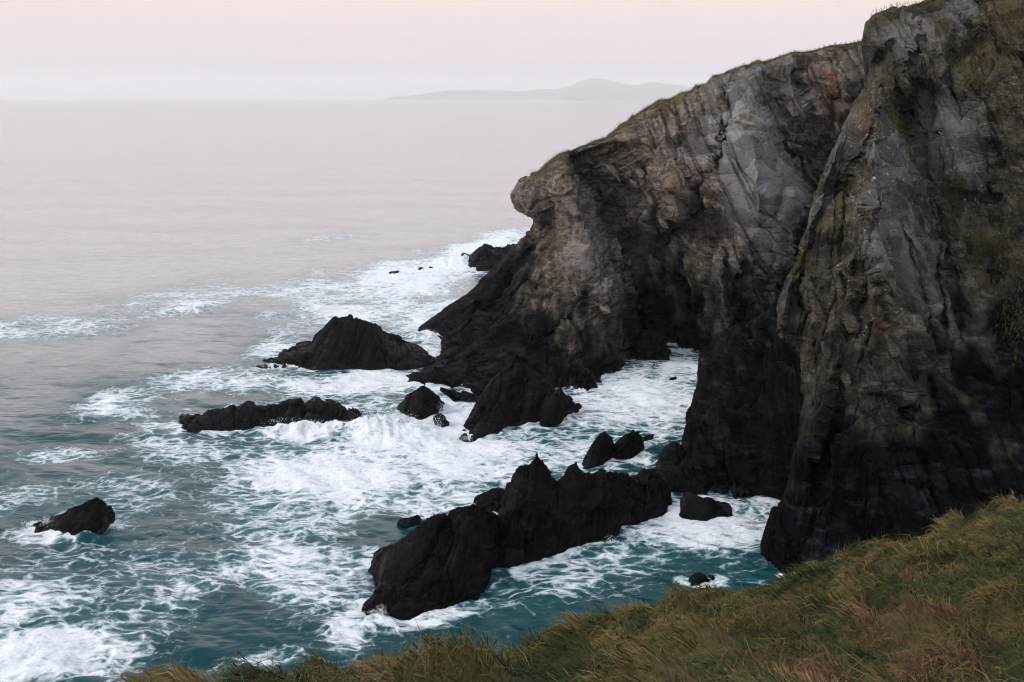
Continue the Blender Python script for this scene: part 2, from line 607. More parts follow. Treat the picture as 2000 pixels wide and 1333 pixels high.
def relief(left, right, py0, py1, ctrl, nu, nv, wrap, roll, amp, rot, size, seed, upow=1.0, carve=(), split=None, calm=(), steps=()):
    """A cliff: sight-line grid between its left outline and `right`, set at real distances, and its back turned away behind the outline."""
    ly, lx = zip(*left)
    py = np.linspace(py0, py1, nv)
    L = np.interp(py, ly, lx)
    L = np.convolve(np.pad(L, 3, mode='edge'), np.ones(7) / 7, 'valid')
    u = np.linspace(0, 1, nu) ** upow
    PX = L[:, None] + (right - L[:, None]) * u[None]
    PY = np.broadcast_to(py[:, None], PX.shape)
    c = np.array(ctrl, float)
    c[:, :2] /= 100.0
    Y = rbf(c, np.stack([PX.ravel(), PY.ravel()], 1) / 100.0, 1e-3).reshape(PX.shape)
    s = np.clip((PX - L[:, None]) / roll[0], 0, 1)
    Y = Y + roll[1] * (1 - s) ** 2
    jx = PX + 9 * fbm(np.stack([PX / 35, PY / 35, 0 * PX + seed], -1), 3)
    jy = PY + 9 * fbm(np.stack([PX / 35, PY / 35, 0 * PX + seed + 40], -1), 3)
    for poly, w, dep in carve:                        # gullies (deeper) and ribs (nearer)
        Y = Y + dep * 1.15 * np.exp(-along(jx, jy, poly) / w)
    for line, w, dep, fall in steps:                  # one mass standing in front of another along a sharp edge
        lx_, ly_ = np.array(line, float).T
        t = jx - np.interp(PY, ly_, lx_)
        inside = sstep(ly_[0] - 25, ly_[0] + 15, PY) * sstep(ly_[-1] + 25, ly_[-1] - 15, PY)
        Y = Y + dep * inside * sstep(0, w, t) * np.exp(-np.maximum(t, 0) / fall)
    P = at(PX, PY, Y)
    # the hidden back
    E = P[:, :1]
    dirv = E - np.array([0, 0, H_EYE]); dirv = dirv / np.linalg.norm(dirv, axis=-1, keepdims=True)
    back = []
    for d, e, dn in wrap:
        back.append(E + dirv * d + np.array([e, 0, -dn]))
    W = np.concatenate(back[::-1] + [P], 1)
    m = len(wrap)
    N = grid_normals(smooth2(W, 6))
    # make the normals face the camera side
    mid = N[:, m + 5:]
    if (mid[..., 1]).mean() > 0:
        N = -N
    fine = np.ones(W.shape[:2]); wgt = None
    for cx, cy, rx, ry, g in calm:                    # smoother slabs
        fine[:, m:] *= 1 - g * np.exp(-((PX - cx) / rx) ** 2 - ((PY - cy) / ry) ** 2)
    if split is not None:
        wgt = np.concatenate([np.tile(split(PX[:, :1], PY[:, :1]), (1, m)), split(PX, PY)], 1)
    hold = np.full(W.shape[:2], 0.38)                 # keep the outline where the photograph has it
    hold[:, m:] = 0.38 + 0.62 * sstep(0, 75, PX - L[:, None])
    Q, crack = displace(W, N * hold[..., None], amp, rot, size, seed, fine, wgt)
    N2 = grid_normals(Q)
    if (N2[:, m + 5:, 1]).mean() > 0:
        N2 = -N2
    return Q, N2, crack, PX, PY, m


def blob(P, pts):
    """Soft patches at world points: rows (x, y, z, radius, gain)."""
    p = P.reshape(-1, 3)
    o = np.zeros(len(p))
    for (c, r, g) in pts:
        o = np.maximum(o, g * np.exp(-(((p - c) / r) ** 2).sum(1)))
    return o


def blade_cloud(P, N, count, length, width, cols, seed, weight, droop=0.5, wind=(0.4, 0.1, 0.0)):
    """Grass blades rooted at grid points P with normals N."""
    r = np.random.default_rng(seed)
    p = P.reshape(-1, 3); n = N.reshape(-1, 3)
    w = weight.ravel().clip(0)
    idx = r.choice(len(p), count, p=w / w.sum())
    b = p[idx] + r.normal(size=(count, 3)) * 0.12
    up = n[idx] * 0.35 + np.array([0, 0, 1.0]) + r.normal(size=(count, 3)) * 0.45 + np.array(wind)
    up /= np.linalg.norm(up, axis=1, keepdims=True)
    ln = length * r.uniform(0.5, 1.3, count)
    return blades(b, up, ln, width, cols, r, droop)


def blades(b, up, ln, width, colors, r, droop):
    count = len(b)
    side = np.cross(up, r.normal(size=(count, 3))); side /= np.linalg.norm(side, axis=1, keepdims=True) + 1e-9
    w = (np.asarray(width) * r.uniform(0.7, 1.3, count))[:, None]
    bend = np.cross(side, up)
    mid = b + up * (ln * 0.55)[:, None]
    tip = b + up * (ln * 0.92)[:, None] + bend * (ln * droop * r.uniform(0.2, 1.0, count))[:, None] - np.array([0, 0, 1.0]) * (ln * droop * 0.35)[:, None]
    V = np.stack([b - side * w, b + side * w, mid + side * w * 0.75, mid - side * w * 0.75, tip], 1).reshape(-1, 3)
    k = np.arange(count)[:, None] * 5
    T = np.concatenate([k + [0, 1, 2], k + [0, 2, 3], k + [3, 2, 4]], 1).reshape(-1, 3)
    return V, T, np.repeat(colors(count, r), 5, 0)


def palette(cols, spread=0.25):
    cols = np.array(cols)

    def f(count, r):
        c = cols[r.integers(0, len(cols), count)]
        return np.clip(c * r.uniform(1 - spread, 1 + spread, (count, 1)), 0, 1)
    return f


CLIFF_GRASS = palette([(0.046, 0.046, 0.018), (0.078, 0.060, 0.026), (0.034, 0.038, 0.015), (0.105, 0.076, 0.038)])



def loose_slabs(parent, spots, Q, PX, PY, m, mat, rot, seed):
    """Angular blocks standing out of a face, each a part of it."""
    import bmesh
    r = np.random.default_rng(seed)
    for (x, y, size) in spots:
        k = np.argmin((PX - x) ** 2 + (PY - y) ** 2)
        j, i = np.unravel_index(k, PX.shape)
        c = Q[j, i + m] + np.array([0, -0.12, 0.05]) * size
        pts = r.normal(size=(16, 3)); pts /= np.linalg.norm(pts, axis=1, keepdims=True)
        pts = np.sign(pts) * np.abs(pts) ** 0.6 * (0.62, 0.85, 0.34) * r.uniform(0.85, 1.1, (16, 1)) * size
        pts = pts @ rot                                   # bedding axes to world
        bm = bmesh.new()
        for p in pts:
            bm.verts.new(p)
        bmesh.ops.convex_hull(bm, input=bm.verts)
        bmesh.ops.delete(bm, geom=[v for v in bm.verts if not v.link_faces], context='VERTS')
        me = bpy.data.meshes.new('rock_slab')
        bm.to_mesh(me); bm.free()
        me.materials.append(mat)
        o = bpy.data.objects.new('rock_slab', me)
        COL.objects.link(o)
        o.parent = parent
        o.matrix_parent_inverse = parent.matrix_world.inverted()
        o.location = [float(v) for v in c]


# ------------------------------------------------------------------ the headland
HL = [(76, 1705), (84, 1680), (92, 1640), (97, 1600), (108, 1550), (120, 1500), (135, 1440), (155, 1390), (185, 1340), (202, 1290), (228, 1240),
      (252, 1205), (268, 1185), (285, 1130), (303, 1092), (320, 1070), (338, 1045), (350, 1020), (365, 1008), (385, 1003), (400, 1010), (415, 1020), (430, 1034), (440, 1036),
      (455, 1024), (475, 1008), (495, 985), (520, 962), (560, 921), (600, 868), (620, 838), (640, 810), (652, 816), (658, 850), (675, 862), (690, 856), (705, 842),
      (720, 820), (740, 785), (757, 765), (800, 770)]
HC = [
    # skyline, back from the edge
    (1690, 86, 141), (1600, 100, 141), (1500, 124, 142), (1440, 140, 142), (1340, 190, 143), (1240, 232, 143), (1130, 290, 141), (1060, 335, 140), (1005, 385, 139),
    # lit spur
    (1095, 345, 135.5), (1130, 420, 132), (1165, 500, 128.5), (1205, 580, 126.0), (1080, 420, 135), (1090, 520, 130.5), (1120, 600, 127), (1060, 470, 136),
    # nose and the hollow under it
    (1030, 400, 137.5), (1045, 445, 139), (1020, 500, 141), (980, 570, 138.5), (1000, 530, 141),
    # seaward black skirt
    (985, 495, 146), (930, 555, 144), (870, 602, 144), (815, 641, 146), (850, 640, 143.5), (920, 620, 137), (960, 640, 132), (900, 680, 130),
    (1010, 620, 129), (1000, 690, 119.5), (1060, 660, 123.5), (1120, 690, 121.5), (860, 715, 124), (800, 745, 118.3), (900, 750, 117), (1000, 745, 115.5),
    # recess beside the spur
    (1180, 390, 140), (1230, 470, 141), (1265, 540, 141.5), (1275, 620, 140), (1215, 340, 141), (1240, 420, 142),
    # hanging block and the grey faces
    (1300, 300, 138), (1310, 400, 135), (1340, 460, 139), (1340, 540, 137), (1345, 640, 135), (1400, 260, 136), (1430, 330, 133), (1460, 220, 138), (1490, 420, 131), (1470, 520, 130),
    (1400, 420, 134), (1390, 520, 134.5), (1440, 610, 130), (1540, 300, 135), (1560, 200, 138), (1600, 400, 133), (1590, 300, 138.5), (1640, 180, 136), (1690, 300, 138), (1690, 500, 132), (1720, 700, 124),
    # waterline and below
    (1245, 703, S(1245, 703)), (1180, 738, S(1180, 738)), (1100, 752, S(1100, 752)), (1300, 700, S(1300, 700) + .8), (1365, 702, S(1365, 702) + .5), (1450, 705, 128),
    (1300, 760, 123), (1450, 770, 121), (1150, 790, 114), (1000, 790, 111.5), (850, 790, 112), (760, 790, 113.5), (1700, 790, 118), (1050, 760, S(1050, 760)), (870, 758, S(870, 758)),
]
head_rot = [pole(-0.70, -0.35, 0.62), pole(0.80, -0.30, 0.52)]
HCARVE = [([(1490, 200), (1530, 270), (1600, 380)], 13, 3.0), ([(1430, 170), (1420, 260), (1395, 330), (1345, 420), (1300, 480)], 9, 2.2), ([(1150, 330), (1180, 410), (1222, 500), (1246, 600), (1254, 690)], 17, 4.0),
          ([(1062, 455), (1020, 510), (965, 600)], 15, 4.0), ([(1250, 330), (1280, 400), (1290, 480)], 11, 2.4), ([(1345, 430), (1335, 520), (1335, 640)], 13, 2.5), ([(1560, 150), (1600, 260)], 9, 1.6), ([(1690, 190), (1625, 310), (1575, 450), (1530, 560)], 20, 4.5),
          ([(1460, 520), (1450, 690)], 10, 2.2), ([(1110, 620), (1045, 680), (1010, 740)], 9, 1.6), ([(930, 600), (905, 680), (860, 730)], 9, 1.4), ([(1050, 560), (990, 650), (950, 700)], 9, 1.6), ([(1110, 300), (1150, 360)], 10, 1.5),
          ([(1095, 345), (1130, 420), (1180, 520), (1212, 600), (1222, 680)], 20, -2.2), ([(1308, 350), (1318, 410)], 24, -2.4), ([(1395, 480), (1415, 600)], 18, -2.2), ([(1470, 260), (1490, 420)], 38, -1.5), ([(1060, 520), (1010, 620), (960, 700)], 14, -1.5)]
HCALM = [(1450, 230, 60, 90, .8), (1490, 380, 80, 110, .85), (1560, 170, 40, 70, .5), (1160, 450, 40, 110, .35)]
wrapH = [(0.6, 0.1, 0.1), (1.6, 0.4, 0.25), (3.2, 1.0, 0.6), (6, 2.2, 1.2), (10, 4, 2.4), (16, 7, 4), (24, 11, 8), (30, 16, 22)]
Q, NQ, crack, PX, PY, m = relief(HL, 1730, 76, 800, HC, 400, 430, wrapH, (22, 2.2), 1.0, head_rot, 5.5, 3.0, 1.0, HCARVE, lambda x, y: sstep(1120, 1290, x), HCALM,
    [([(1112, 300), (1160, 380), (1195, 450), (1224, 530), (1242, 620), (1248, 700)], 9, 6.0, 80), ([(1428, 150), (1402, 280), (1352, 420)], 8, -2.4, 150), ([(1500, 165), (1545, 260), (1602, 380)], 8, 3.0, 60), ([(1330, 470), (1345, 560), (1350, 660)], 9, -2.2, 90)])
px_f = np.concatenate([np.tile(PX[:, :1], (1, m)), PX], 1)
py_f = np.concatenate([np.tile(PY[:, :1], (1, m)), PY], 1)
wet_shade_line = np.interp(px_f, [800, 960, 1050, 1130, 1220, 1260, 1330, 1420, 1560], [18, 16, 8.5, 4.5, 3.5, 7.0, 8.0, 9.5, 10.5])  # wet foot of the cliff; raised in the cove to paint in its shade
A = attrs_of(Q, NQ, wet_shade_line, 1.0, 0.35, 2.0, soft=8.0)
fx, fy = px_f.ravel(), py_f.ravel()


PN = {}


def patch(cx, cy, rx, ry, ang=0.0, soft=0.35):
    a = math.radians(ang)
    dx, dy = fx - cx, fy - cy
    uu = (dx * math.cos(a) + dy * math.sin(a)) / rx
    vv = (-dx * math.sin(a) + dy * math.cos(a)) / ry
    if PN.get('key') is not fx:
        PN['key'] = fx
        PN['w'] = 0.22 * fbm(np.stack([fx / 40, fy / 40, 0 * fx], 1), 3)
    w = PN['w']
    return sstep(1 + soft, 1 - soft, np.sqrt(uu ** 2 + vv ** 2) + w)


A['rust'] = np.maximum.reduce([0.85 * patch(1615, 175, 62, 34, 55), 0.8 * patch(1640, 215, 40, 18, 60), 0.4 * patch(1240, 470, 20, 60, -20), 0.3 * patch(1345, 380, 40, 60, 30), 0.3 * patch(1120, 400, 40, 90, -30)]) * (0.45 + 0.55 * sstep(-0.2, 0.25, fbm(Q.reshape(-1, 3) * 0.45 + 60, 3)))
A['pale'] = np.maximum.reduce([0.95 * patch(1450, 240, 70, 130, 0), 0.95 * patch(1490, 380, 80, 120, -15), 0.6 * patch(1560, 160, 40, 80, -25), 0.5 * patch(1160, 470, 50, 130, -25), 0.5 * patch(1360, 300, 30, 60, 20), 0.4 * patch(1420, 540, 30, 60)]) * (1 - A['rust'])
sky_edge = (py_f.ravel() < 352) & (np.arange(px_f.shape[1])[None].repeat(px_f.shape[0], 0).ravel() < m + 4)
A['moss'] = np.maximum(A['moss'], 0.9 * np.maximum.reduce([patch(1300, 215, 40, 16, -30), patch(1195, 290, 30, 12, -30), sky_edge.astype(float)]))
head = empty('headland_cliff', (12, 122, 0))
tag(head, 'tall grey headland cliff with overhanging nose and black wave-washed foot', 'cliff')
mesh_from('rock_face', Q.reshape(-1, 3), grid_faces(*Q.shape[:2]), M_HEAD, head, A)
WATER_PTS.append(Q.reshape(-1, 3))
loose_slabs(head, [(1312, 300, 2.6), (1338, 335, 1.9), (1318, 400, 3.0), (1200, 345, 1.7), (1226, 362, 1.4), (1190, 328, 1.3), (1345, 468, 1.1), (1290, 432, 1.8), (1250, 335, 1.4), (1150, 312, 1.3), (1268, 385, 1.4), (1085, 420, 1.3), (1130, 560, 1.5), (1180, 600, 1.3), (1420, 215, 1.9), (1540, 215, 1.8)],
            Q, PX, PY, m, M_HEAD, head_rot[1], 41)
# turf along its crest: a thin skin over the rolled edge, and blades
rows = np.where(PY[:, 0] < 345)[0]
T = Q[rows][:, : m + 7].copy()
TN = NQ[rows][:, : m + 7]
TS = smooth2(T, 3)
thick = 0.30 * (1 - sstep(m + 2, m + 7, np.arange(m + 7)))[None, :, None]
TS = TS + np.array([0, 0, 1.0]) * (thick * (1 + 0.8 * fbm(TS.reshape(-1, 3) * 1.3, 3).reshape(T.shape[:2] + (1,))) - 0.05)
mesh_from('turf_cap', TS.reshape(-1, 3), grid_faces(*TS.shape[:2]), M_TURF, head)
wt = np.ones(TS.shape[:2]); wt[:, :2] = 0.2
V_, T_, C_ = blade_cloud(TS, TN, 16000, 0.20, 0.020, CLIFF_GRASS, 5, wt)
tag(mesh_from('turf_grass', V_, T_, M_GRASS, head, colors=C_), kind='stuff')

# ------------------------------------------------------------------ the near cliff
CL = [(-260, 2050), (-120, 1960), (-40, 1870), (-12, 1830), (4, 1772), (16, 1730), (28, 1702), (42, 1686), (60, 1682), (100, 1681), (150, 1687), (172, 1684), (190, 1672), (215, 1662), (250, 1642), (290, 1622), (340, 1601), (380, 1588), (420, 1577),
      (460, 1569), (500, 1556), (530, 1535), (560, 1521), (600, 1509), (655, 1511), (675, 1530), (700, 1560), (730, 1570), (760, 1562), (863, 1551), (920, 1538), (965, 1526), (988, 1510), (1040, 1497), (1090, 1484), (1200, 1470)]
CC = [
    (1960, -120, 101), (1850, -20, 98), (1760, 20, 96.5), (1690, 55, 95), (1688, 150, 94.5), (1730, 110, 93), (1790, 60, 92.5), (1850, 60, 91.5), (1890, 40, 93), (1780, 140, 91.5),
    (1665, 215, 91.5), (1640, 250, 90.5), (1600, 340, 88), (1570, 430, 86), (1552, 500, 84.5), (1515, 600, 83.5), (1515, 655, 82.5), (1572, 730, 79.5), (1552, 863, 76), (1528, 965, 73),
    # the fin: crest and its flanks
    (1712, 195, 85.5), (1700, 300, 83), (1690, 400, 81), (1690, 500, 79.5), (1680, 600, 78), (1640, 700, 76.2), (1620, 800, 74.5),
    (1660, 300, 87.5), (1640, 380, 87.0), (1630, 470, 83.5), (1600, 560, 82), (1590, 650, 80), (1585, 450, 85.0),
    (1750, 260, 86), (1800, 400, 83.5), (1850, 520, 81), (1900, 640, 78.5), (1770, 500, 80.5), (1800, 620, 78), (1730, 640, 76.8),
    (1760, 200, 90.5), (1800, 300, 88), (1850, 250, 88.5), (1880, 180, 89.0), (1860, 350, 86.5), (1900, 400, 88), (1920, 300, 89), (1960, 200, 89), (1950, 100, 91), (2000, 40, 91), (2000, 300, 87), (1950, 450, 86), (2000, 520, 82.5),
    (1720, 800, 73.5), (1820, 800, 74), (1900, 800, 74.5), (1970, 700, 77), (1650, 920, 72.3), (1780, 930, 71.2), (1900, 950, 70.5), (2000, 900, 71), (1560, 1010, 71.2),
    (1484, 1092, S(1484, 1092)), (1600, 1100, 68.3), (1800, 1100, 66.5), (2000, 1100, 65), (1500, 1190, 66.5), (1800, 1190, 64.5), (2150, 1190, 62), (2150, 700, 72), (2200, 300, 84), (2200, -100, 95), (2050, -240, 102),
]
cliff_rot = [pole(0.93, -0.20, -0.12), pole(0.86, -0.25, 0.46)]
CCARVE = [([(1676, 190), (1720, 168), (1768, 230), (1792, 330), (1830, 470), (1850, 640)], 11, 3.2), ([(1704, 250), (1668, 330), (1650, 420), (1640, 480)], 13, 3.2), ([(1716, 390), (1702, 470), (1692, 560), (1655, 640)], 7, 1.6), ([(1760, 430), (1800, 560), (1815, 640), (1795, 700)], 7, 1.3),
          ([(1870, 60), (1848, 150), (1880, 230)], 8, 1.6), ([(1905, 0), (1912, 80), (1870, 115)], 12, 2.2), ([(1930, 330), (1960, 480), (1940, 560)], 14, 1.6), ([(1600, 420), (1562, 560), (1590, 680)], 9, 1.6), ([(1640, 560), (1602, 700), (1592, 800)], 8, 1.3), ([(1700, 640), (1640, 800), (1600, 950)], 9, 1.3),
          ([(1830, 650), (1790, 760), (1740, 900)], 9, 1.1), ([(1740, 90), (1700, 140), (1690, 180)], 8, 1.4), ([(1800, 60), (1770, 130), (1750, 170)], 8, 1.6),
          ([(1713, 195), (1706, 300), (1702, 400), (1704, 520), (1725, 620)], 13, -1.6), ([(1688, 560), (1650, 640), (1622, 760), (1590, 900)], 13, -1.3), ([(1765, 440), (1880, 660)], 18, -0.9), ([(1540, 560), (1525, 640)], 13, -1.5), ([(1640, 260), (1600, 380), (1575, 470)], 9, -1.0)]
CCALM = [(1760, 480, 50, 100, .7), (1850, 270, 50, 90, .75), (1730, 300, 30, 70, .4), (1900, 640, 50, 110, .5), (1790, 70, 60, 40, .3)]
wrapC = [(0.5, 0.15, 0.1), (1.4, 0.5, 0.2), (3, 1.2, 0.5), (6, 2.5, 1.0), (11, 4.5, 2), (18, 8, 5), (24, 14, 16)]
Q, NQ, crack, PX, PY, m = relief(CL, 2220, -260, 1200, CC, 400, 610, wrapC, (16, 1.2), 0.72, cliff_rot, 3.8, 7.0, 1.25, [(p_, w_, d_ * (0.62 if d_ > 0 else 1.0)) for p_, w_, d_ in CCARVE], lambda x, y: sstep(1640, 1760, x), CCALM,
    [([(1738, 182), (1776, 260), (1802, 360), (1836, 480), (1858, 640)], 7, 3.6, 70), ([(1700, 250), (1688, 340), (1668, 430), (1650, 520)], 6, -2.2, 60), ([(1790, 40), (1762, 120), (1745, 170)], 6, -1.4, 60)])
px_f = np.concatenate([np.tile(PX[:, :1], (1, m)), PX], 1)
py_f = np.concatenate([np.tile(PY[:, :1], (1, m)), PY], 1)
fx, fy = px_f.ravel(), py_f.ravel()
wet_shade_line = np.interp(px_f, [1480, 1560, 1640, 1800, 1900, 2000, 2200], [13, 11.5, 10.5, 11.5, 14.0, 17, 19])
A = attrs_of(Q, NQ, wet_shade_line, 0.75, 0.65, 5.0, (0.45, 0.75), 9.5)
A['pale'] = np.maximum.reduce([0.75 * patch(1760, 500, 60, 140, -28), 0.7 * patch(1850, 260, 60, 110, -18), 0.8 * patch(1780, 70, 70, 50, 0), 0.7 * patch(1870, 40, 40, 40, 0), 0.6 * patch(1720, 290, 40, 90, -25), 0.5 * patch(1900, 640, 40, 120, -35), 0.42 * patch(1625, 330, 28, 120, 22), 0.38 * patch(1560, 560, 34, 90, 18)])  # last two patches paint the left flank lighter, as the lit side
A['lichen'] = A['lichen'] * np.clip(0.35 + np.maximum.reduce([patch(1700, 400, 60, 220, 5), patch(1930, 480, 50, 200, -25), patch(1690, 600, 60, 60)]), 0, 1)
veg = np.maximum.reduce([patch(1930, 110, 70, 60, 20), patch(1975, 40, 60, 60), patch(1985, 210, 50, 60), patch(1950, 500, 45, 90, -20), patch(1860, 400, 26, 70, -20), patch(1755, 215, 30, 45, -25),
                         patch(1745, 18, 60, 14, -18), patch(1690, 205, 18, 20, 0), patch(1985, 620, 40, 90), patch(1570, 520, 22, 50, 15), patch(1600, 330, 12, 60, 20), patch(1640, 420, 14, 60, 12), patch(1840, 60, 14, 50, 0)])
veg = veg * sstep(-0.25, 0.25, fbm(Q.reshape(-1, 3) * 0.5 + 3, 4) + 0.18)
sky_edge = (py_f.ravel() < 24) & (np.arange(px_f.shape[1])[None].repeat(px_f.shape[0], 0).ravel() < m + 8)
veg = np.maximum(veg, sky_edge)
A['moss'] = np.maximum(A['moss'] * 0.9, veg)
A['pale'] *= 0.62 * (1 - np.clip(veg, 0, 1))
A['rust'] = np.maximum(0.6 * patch(1690, 240, 12, 30, 0), 0.5 * patch(1720, 640, 14, 20, 0))
cliff = empty('sea_cliff', (22, 72, 0))
tag(cliff, 'towering brown and grey cliff of steep ribs rising behind the grassy slope', 'cliff')
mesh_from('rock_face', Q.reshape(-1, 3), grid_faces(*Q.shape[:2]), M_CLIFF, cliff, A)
WATER_PTS.append(Q.reshape(-1, 3))
loose_slabs(cliff, [(1790, 90, 1.5), (1830, 130, 1.4), (1765, 165, 1.3), (1690, 335, 1.3), (1640, 560, 1.5), (1662, 620, 1.4), (1600, 600, 1.3), (1622, 690, 1.2), (1580, 560, 1.3), (1722, 560, 1.2), (1735, 690, 1.3), (1660, 740, 1.2), (1850, 330, 1.2), (1715, 240, 1.1)],
            Q, PX, PY, m, M_CLIFF, cliff_rot[1], 42)
wt = np.clip(veg, 0, 1).reshape(Q.shape[:2]) * (np.linalg.norm(np.cross(np.gradient(Q, axis=1), np.gradient(Q, axis=0)), axis=-1))
V_, T_, C_ = blade_cloud(Q, NQ, 30000, 0.42, 0.017, CLIFF_GRASS, 6, wt, 0.8)
tag(mesh_from('ledge_grass', V_, T_, M_GRASS, cliff, colors=C_), kind='stuff')

# ------------------------------------------------------------------ the dark buttress in the cove
BL = [(470, 1575), (520, 1545), (560, 1520), (600, 1495), (630, 1450), (655, 1400), (680, 1372), (730, 1366), (742, 1367), (765, 1358), (800, 1345), (840, 1334), (880, 1333), (905, 1322), (940, 1310), (1030, 1300)]
BC = [(1540, 530, 92), (1500, 600, 95), (1400, 655, 103), (1370, 720, 101), (1345, 800, 96.5), (1335, 870, 92.5), (1330, 930, 88.2), (1400, 750, 95), (1440, 660, 97), (1480, 640, 93), (1500, 700, 89.5), (1430, 800, 90.5), (1400, 860, 90),
      (1470, 860, 87), (1550, 700, 87), (1550, 850, 83), (1550, 600, 89), (1650, 600, 88), (1650, 850, 82), (1360, 955, S(1360, 955)), (1440, 970, S(1440, 970)), (1510, 975, S(1510, 975)), (1600, 985, 79.5),
      (1330, 1020, 80), (1450, 1030, 78.5), (1650, 1030, 76), (1650, 480, 92)]
wrapB = [(0.5, 0.1, 0.1), (1.5, 0.5, 0.2), (3.5, 1.5, 0.5), (7, 3, 1.0), (14, 7, 2), (22, 14, 4)]
Q, NQ, crack, PX, PY, m = relief(BL, 1670, 470, 1030, BC, 150, 260, wrapB, (14, 1.2), 0.85, pole(0.9, -0.3, 0.3), 4.5, 9.0, 1.0)
A = attrs_of(Q, NQ, np.full(Q.shape[:2], 24.0), 0.1, 0.1, 8.0)  # dark to its full height: cove shade painted over the wet rock
rustspot = np.exp(-(((Q - at(1479, 677, 93.5)) / 0.5) ** 2).sum(-1)).ravel()
A['rust'] = np.clip(rustspot * 1.3, 0, 1)
but = empty('cliff_buttress', (15, 86, 0))
tag(but, 'black rock buttress in the cove between the headland and the ribbed cliff', 'cliff')
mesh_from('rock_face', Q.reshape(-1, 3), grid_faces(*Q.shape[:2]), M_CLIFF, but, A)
WATER_PTS.append(Q.reshape(-1, 3))

# ------------------------------------------------------------------ rocks standing in the sea
SEA_ROCKS = []


def ridge_mesh(cols, thick, amp, size, seed, rot, n=None, nt=90, lean=0.5, bulge=0.25):
    c = np.array(cols, float)
    width = (c[-1, 0] - c[0, 0]) * S(1000, c[:, 2].mean()) / F
    if n is None:
        n = int(np.clip(width / 0.07, 40, 300))
    px = np.linspace(c[0, 0], c[-1, 0], n)
    top = np.interp(px, c[:, 0], c[:, 1]); base = np.interp(px, c[:, 0], c[:, 2])
    Fp = at(px, base, S(px, base))
    hgt = np.maximum((base - top) * Fp[:, 1] / F, 0.02)
    e = np.clip(hgt / (0.45 * hgt.max()), 0.12, 1) ** 0.7
    th = thick * e
    C = at(px, top, Fp[:, 1] + th * lean)
    B = Fp.copy(); B[:, 1] += th; B[:, 2] = 0
    B[:, 0] *= B[:, 1] / Fp[:, 1]
    rows = []
    prof = []
    for t in np.linspace(-0.35, 1, nt // 2):           # up the front
        if t < 0:
            q = Fp + np.array([0, 1.0, 0]) * (t * thick * 0.35) + np.array([0, 0, 1.0]) * (t * 5.0)
        else:
            q = Fp + (C - Fp) * t
            q = q + np.array([0, -1.0, 0.3]) * (np.sin(math.pi * t) * bulge * 0.35 * np.minimum(th, hgt))[:, None]
        rows.append(q)
    for t in np.linspace(0, 1.35, nt // 2)[1:]:
        if t <= 1:
            q = C + (B - C) * t
            q = q + np.array([0, 1.0, 0.3]) * (np.sin(math.pi * t) * bulge * 0.3 * np.minimum(th, hgt))[:, None]
        else:
            q = B + np.array([0, 1.0, 0]) * ((t - 1) * thick * 0.35) - np.array([0, 0, 1.0]) * ((t - 1) * 5.0)
        rows.append(q)
    P = np.stack(rows, 0)
    P[:, 0, 2] -= 0.15; P[:, -1, 2] -= 0.15
    N = grid_normals(smooth2(P, 3))
    mid = N[nt // 4]
    if mid[:, 1].mean() > 0:
        N = -N
    wr = (1 - 0.35 * np.exp(-((np.concatenate([np.linspace(-0.35, 1, nt // 2), 1 - np.linspace(0, 1.35, nt // 2)[1:]]) - 1) / 0.16) ** 2))
    wr = wr * np.concatenate([sstep(-0.08, 0.3, np.linspace(-0.35, 1, nt // 2)), np.ones(nt // 2 - 1)]).clip(0.12, 1)
    Q, crack = displace(P, N * wr[:, None, None], amp * 1.15, rot, size, seed)
    N2 = grid_normals(Q)
    if N2[nt // 4, :, 1].mean() > 0: N2 = -N2
    return Q, N2


def sea_rock(name, label, lobes, group=None, cat='rock'):
    """lobes: (part name, columns, thickness, roughness m, cell m, strike, dip[, lean])."""
    parts = []
    for k, lb in enumerate(lobes):
        seed = len(SEA_ROCKS) * 3.1 + k * 1.7 + 20
        Q, N = ridge_mesh(lb[1], lb[2], lb[3], lb[4], seed, pole(-math.sin(math.radians(lb[6])), -0.35, math.cos(math.radians(lb[6]))), lean=lb[7] if len(lb) > 7 else 0.5)
        A = attrs_of(Q, N, np.full(Q.shape[:2], 2.2), 0.0, 0.06, seed)
        parts.append((lb[0], Q, A))
        WATER_PTS.append(Q.reshape(-1, 3))
    if len(parts) == 1:
        o = mesh_from(name, parts[0][1].reshape(-1, 3), grid_faces(*parts[0][1].shape[:2]), M_BLACK, None, parts[0][2])
    else:
        c = parts[0][1].reshape(-1, 3)
        o = empty(name, (c[:, 0].mean(), c[:, 1].mean(), 0))
        for nm, Q, A in parts:
            mesh_from(nm, Q.reshape(-1, 3), grid_faces(*Q.shape[:2]), M_BLACK, o, A)
    tag(o, label, cat, group)
    SEA_ROCKS.append(o)
    return o


